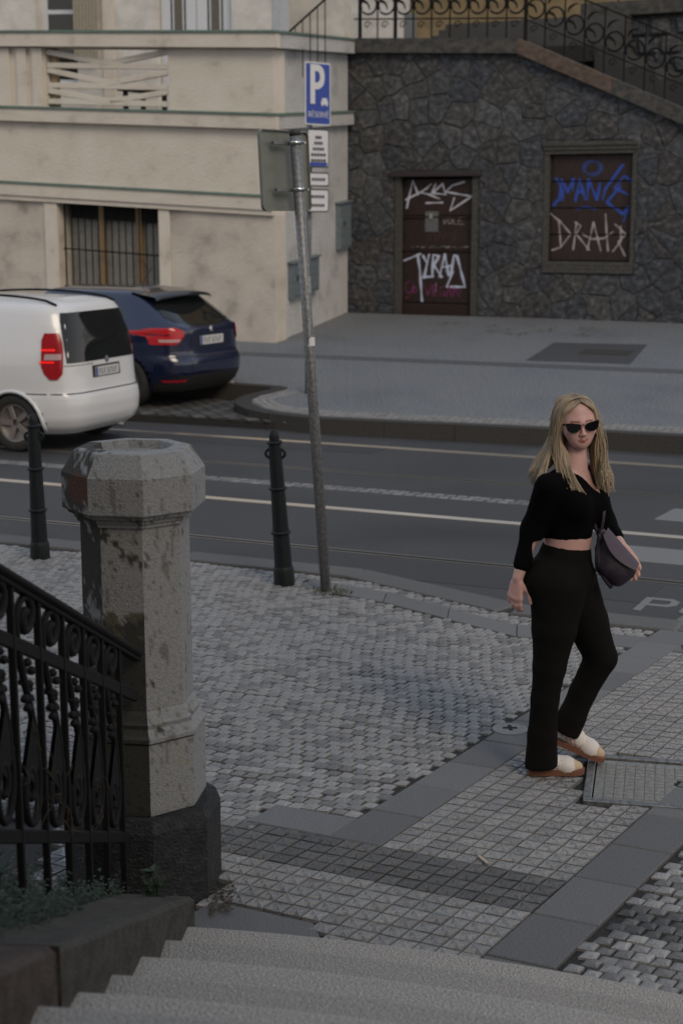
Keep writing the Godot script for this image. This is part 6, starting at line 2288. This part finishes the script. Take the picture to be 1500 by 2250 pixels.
	for s in [-1.0, 1.0]:
		var st := S()
		var o := [Vector2(0.006, 0.013), Vector2(0.040, 0.016), Vector2(0.072, 0.021), Vector2(0.073, 0.011), Vector2(0.066, -0.012), Vector2(0.050, -0.022), Vector2(0.026, -0.021), Vector2(0.010, -0.008)]
		var pl := []
		for p in o: pl.append(Vector2(p.x * s, p.y))
		plate(st, Vector3(0, 0.003, 0.094), Vector3(0.985, 0, -0.12 * s).normalized(), Vector3(0, 1, 0.05).normalized(), Vector3(0.12 * s, 0, 1).normalized(), pl, 0.005)
		obj("lens", st, black, gl)
		st = S()
		bar(st, Vector3(s * 0.067, 0.017, 0.086), Vector3(s * 0.080, 0.010, -0.01), 0.004, 0.008)
		obj("temple", st, black, gl)
	var br := S(true)
	tube(br, [Vector3(-0.010, 0.010, 0.094), Vector3(0, 0.014, 0.097), Vector3(0.010, 0.010, 0.094)], 0.0026, 6)
	obj("bridge", br, black, gl)
	build_hair(w, ht)
	# fine necklace chain
	var nk := S(true)
	var nl := []
	for k in 9:
		var f := k / 8.0
		nl.append(Vector3(1.0, 0, -6.40) + L * lerpf(-0.035, 0.075, f) + F * (0.075 + 0.03 * sin(PI * f)) + Vector3(0, 1.375 - 0.085 * sin(PI * f), 0))
	tube(nk, nl, 0.0012, 4)
	obj("necklace", nk, plain("gold", C3(.6, .45, .2), 0.3, 1.0), w)
	build_bag()

func crom(p: Array, t: float) -> Vector3:
	var n := p.size() - 1
	var i := mini(int(t * n), n - 1)
	var f := t * n - i
	return (p[i] as Vector3).cubic_interpolate(p[i + 1], p[maxi(i - 1, 0)], p[mini(i + 2, n)], f)

func build_hair(w: Node, ht: Transform3D) -> void:
	var hair := plain("hair", C3(.42, .325, .215), 0.42)
	hair.rim_enabled = true
	hair.rim = 0.2
	# mass of hair under the strands
	var hb := [bone(Vector3(0, 0.046, -0.040), Vector3(0, 0.042, -0.010), 0.080, 0.077),
		bone(Vector3(0, 0.0, -0.060), Vector3(-0.01, -0.19, -0.095), 0.065, 0.070)]
	hb += chain([Vector3(-0.060, 0.06, -0.01), Vector3(-0.074, -0.05, -0.012), Vector3(-0.100, -0.13, -0.016), Vector3(-0.130, -0.170, -0.012)], [0.018, 0.016, 0.022, 0.012])
	hb += chain([Vector3(0.060, 0.06, -0.01), Vector3(0.074, -0.05, -0.010), Vector3(0.088, -0.15, -0.004), Vector3(0.100, -0.205, 0.01)], [0.018, 0.015, 0.020, 0.010])
	hb += chain([Vector3(-0.076, -0.06, -0.004), Vector3(-0.080, -0.15, 0.030), Vector3(-0.066, -0.205, 0.055)], [0.014, 0.016, 0.008])
	var inv := ht.affine_inverse()
	obj("hair_mass", one_net(moved(hb, ht), 0.02, 0.0065, func(p: Vector3) -> float:
		var q := inv * p
		if q.y > -0.13 and absf(q.x) < 0.085 and q.z > -0.03: return (q.z - 0.012 + maxf(0.0, q.y - 0.06) * -1.2)
		return -1.0, func(p: Vector3) -> Color:
		var q := inv * p
		return Color(0.42, 0.38, 0.34) if q.y > 0.08 else Color(0.62, 0.60, 0.58)), hair, w)
	var r := RandomNumberGenerator.new()
	r.seed = 12
	var st := S(true)
	var lock := []
	for s in [-1.0, 1.0]:
		for k in 720:
			if k % 6 == 0:                                     # strands hang together in locks
				lock = [r.randf(), r.randf(), r.randf_range(-1, 1), r.randf_range(0.5, 1.25), r.randf_range(-0.03, 0.03)]
			var f := clampf(lock[0] + r.randf_range(-0.03, 0.03), 0.0, 1.0)      # 0 at the back, 1 framing the face
			var zr := lerpf(-0.095, 0.062, f)
			var top := 0.124 - maxf(0.0, -zr - 0.02) * 0.55 - maxf(0.0, zr) * 0.30
			var j: float = lock[2] * 0.7 + r.randf_range(-0.3, 0.3)
			var lay := r.randf_range(0.0, 0.012)
			var e := clampf(lock[1] + r.randf_range(-0.08, 0.08), 0.0, 1.0)
			var p := [Vector3(0.004 + s * 0.001, top + lay * 0.3, zr)]
			p.append(Vector3(s * (0.042 + lay), top - 0.020 + lay * 0.5 - 0.010 * smoothstep(0.8, 1.0, f), zr + 0.004 + 0.004 * smoothstep(0.8, 1.0, f)))
			p.append(Vector3(s * (0.074 + lay * 0.8 - 0.014 * maxf(0, f - 0.8) * 5.0), 0.045 + j * 0.006, lerpf(-0.085, 0.050, f)))
			p.append(Vector3(s * (0.080 + lay), -0.035 + j * 0.01, lerpf(-0.10, 0.034, f)))
			if s < 0:
				if f > 0.52:
					p.append(Vector3(lerpf(-0.108, -0.066, e) + lay, -0.108, lerpf(0.0, 0.045, f)))
					p.append(Vector3(lerpf(-0.112, -0.055, e), -0.185, 0.058 + 0.03 * e))
					p.append(Vector3(lerpf(-0.090, -0.004, e) + j * 0.010, -0.265 - 0.055 * e + lock[4] + r.randf_range(-0.03, 0.02), 0.098 + 0.028 * e))
				else:
					p.append(Vector3(-0.115 - 0.02 * e, -0.11, lerpf(-0.09, 0.0, f * 2.0)))
					p.append(Vector3(-0.145 - 0.035 * e, -0.165, lerpf(-0.07, 0.045, f * 2.0)))
					p.append(Vector3(-0.165 - 0.045 * e + j * 0.01, -0.185 - 0.02 + lock[4] - 0.03 * r.randf(), lerpf(-0.05, 0.085, f * 2.0)))
			else:
				p.append(Vector3(lerpf(0.066, 0.112, e), -0.11, lerpf(-0.06, 0.030, f)))
				p.append(Vector3(lerpf(0.066, 0.118, e), -0.19, lerpf(-0.03, 0.035, f)))
				p.append(Vector3(lerpf(0.072, 0.136, e) + j * 0.008, -0.225 - 0.03 + lock[4] - 0.04 * r.randf(), lerpf(-0.01, 0.05, f)))
			var n := 13
			var pts := []
			var rad := []
			for q in n + 1:
				var t := float(q) / n
				var wob := Vector3(sin(t * 9.0 + k), 0, cos(t * 7.0 + k * 1.7)) * (0.0022 if k % 11 else 0.009) * t
				pts.append(ht * (crom(p, t) + wob))
				rad.append(lerpf(0.0027, 0.0006, pow(t, 2.0)) * (0.55 + 0.45 * minf(1.0, t * 6.0)))
			var tone: float = lock[3] * r.randf_range(0.8, 1.15)
			hair_strand(st, pts, rad, tone)
	obj("hair", st, hair, w)
	# loose single hairs round the mass
	var fly := S(true)
	for k in 90:
		var s := -1.0 if k % 2 else 1.0
		var f := r.randf()
		var p := [Vector3(0.004, 0.123, lerpf(-0.08, 0.05, f)), Vector3(s * r.randf_range(0.045, 0.062), 0.105, lerpf(-0.08, 0.05, f)), Vector3(s * r.randf_range(0.076, 0.098), 0.03, lerpf(-0.09, 0.05, f)), Vector3(s * r.randf_range(0.085, 0.118), -0.07, lerpf(-0.08, 0.05, f)), Vector3(s * r.randf_range(0.08, 0.12), -0.15, r.randf_range(0.02, 0.06)), Vector3(s * r.randf_range(0.06, 0.125), -0.20 - 0.07 * r.randf(), r.randf_range(0.07, 0.11))]
		var pts := []
		var rad := []
		for q in 13:
			pts.append(ht * crom(p, q / 12.0))
			rad.append(lerpf(0.0013, 0.0005, q / 12.0))
		hair_strand(fly, pts, rad, r.randf_range(0.8, 1.5))
	obj("loose_hairs", fly, hair, w)

func hair_strand(st: SurfaceTool, pts: Array, rad: Array, tone: float) -> void:
	var prev := []
	for i in pts.size():
		var t: Vector3 = (pts[mini(i + 1, pts.size() - 1)] - pts[maxi(i - 1, 0)]).normalized()
		var u := t.cross(Vector3(0.3, 0.1, 1)).normalized()
		var v := t.cross(u)
		var ring := []
		for k in 4:
			var a := TAU * k / 4.0
			ring.append(pts[i] + u * cos(a) * rad[i] * 1.3 + v * sin(a) * rad[i] * 0.7)
		if i > 0:
			var f: float = float(i) / pts.size()
			var root := clampf(f / 0.17, 0.0, 1.0)
			st.set_color(Color(0.30, 0.27, 0.25).lerp(Color(tone, tone * 0.99, tone * (1.02 if tone > 0.9 else 0.95)), root))
			for k in 4:
				quad(st, prev[k], prev[(k + 1) % 4], ring[(k + 1) % 4], ring[k])
		prev = ring

func build_bag() -> void:
	var b := thing("shoulder_bag", "dark purple soft leather shoulder bag held under her arm", "bag", Vector3.ZERO)
	var leather := surf("purple_leather", [C3(.013, .008, .015), C3(.024, .015, .027)], [0.3, 0.7], 0.2, 0.06, 0.45, 3.0, 0.15)
	var z := -6.335
	var bb := chain([Vector3(1.118, 1.100, z), Vector3(1.17, 1.035, z + 0.005), Vector3(1.225, 0.975, z + 0.005), Vector3(1.262, 0.945, z + 0.004)], [0.022, 0.034, 0.032, 0.012])
	bb += chain([Vector3(1.122, 1.03, z), Vector3(1.150, 0.955, z + 0.006), Vector3(1.195, 0.908, z + 0.006), Vector3(1.245, 0.920, z + 0.004)], [0.030, 0.044, 0.036, 0.022])
	bb += chain([Vector3(1.17, 1.0, z + 0.005), Vector3(1.20, 0.945, z + 0.006)], [0.045, 0.045])
	obj("pouch", one_net(bb, 0.03, 0.006), leather, b)
	# paler flap along the upper edge
	var fl := S(true)
	var n := 12
	for k in n:
		var p := []
		for e in [0, 1]:
			var f: float = float(k + e) / n
			var c := Vector3(1.122, 1.112, z + 0.040).lerp(Vector3(1.262, 0.955, z + 0.040), f)
			var wd := 0.030 * sin(PI * clampf(f * 0.92 + 0.06, 0.0, 1.0)) + 0.004
			var dn := Vector3(-0.74, -0.66, 0.12)
			p.append([c + Vector3(0.020, 0.018, -0.012), c + Vector3(0.006, 0.006, 0.016), c + dn * wd + Vector3(0, 0, 0.026)])
		for q in 2:
			quadh(fl, p[0][q], p[1][q], p[1][q + 1], p[0][q + 1], Vector3(0, 0.3, 1))
	obj("flap", fl, surf("lilac_leather", [C3(.05, .036, .056), C3(.066, .048, .072)], [0.3, 0.7], 0.2, 0.06, 0.5), b)
	var st := S(true)
	tube(st, [Vector3(1.124, 1.105, z + 0.022), Vector3(1.19, 1.02, z + 0.044), Vector3(1.266, 0.948, z + 0.024)], 0.004, 6)
	obj("zip", st, mats.print_black, b)
	for e in [[Vector3(1.112, 1.09, z + 0.02), Vector3(1.105, 0.99, z + 0.03), Vector3(1.125, 0.92, z + 0.03), Vector3(1.168, 0.862, z + 0.02)], [Vector3(1.108, 1.10, z + 0.018), Vector3(1.098, 1.0, z + 0.028), Vector3(1.104, 0.935, z + 0.02)]]:
		st = S(true)
		var l := []
		for k in 10: l.append(crom(e, k / 9.0))
		tube(st, l, 0.009, 6, true, 0.45)
		obj("strap", st, leather, b)
	# strap up over her shoulder
	st = S(true)
	var l2 := []
	var e2 := [Vector3(1.118, 1.105, z), Vector3(1.128, 1.20, -6.345), Vector3(1.13, 1.30, -6.43), Vector3(1.105, 1.372, -6.50), Vector3(1.09, 1.30, -6.57), Vector3(1.11, 1.15, -6.53), Vector3(1.13, 1.06, -6.44)]
	for k in 24: l2.append(crom(e2, k / 23.0))
	tube(st, l2, 0.008, 6, true, 0.45)
	obj("shoulder_strap", st, leather, b)
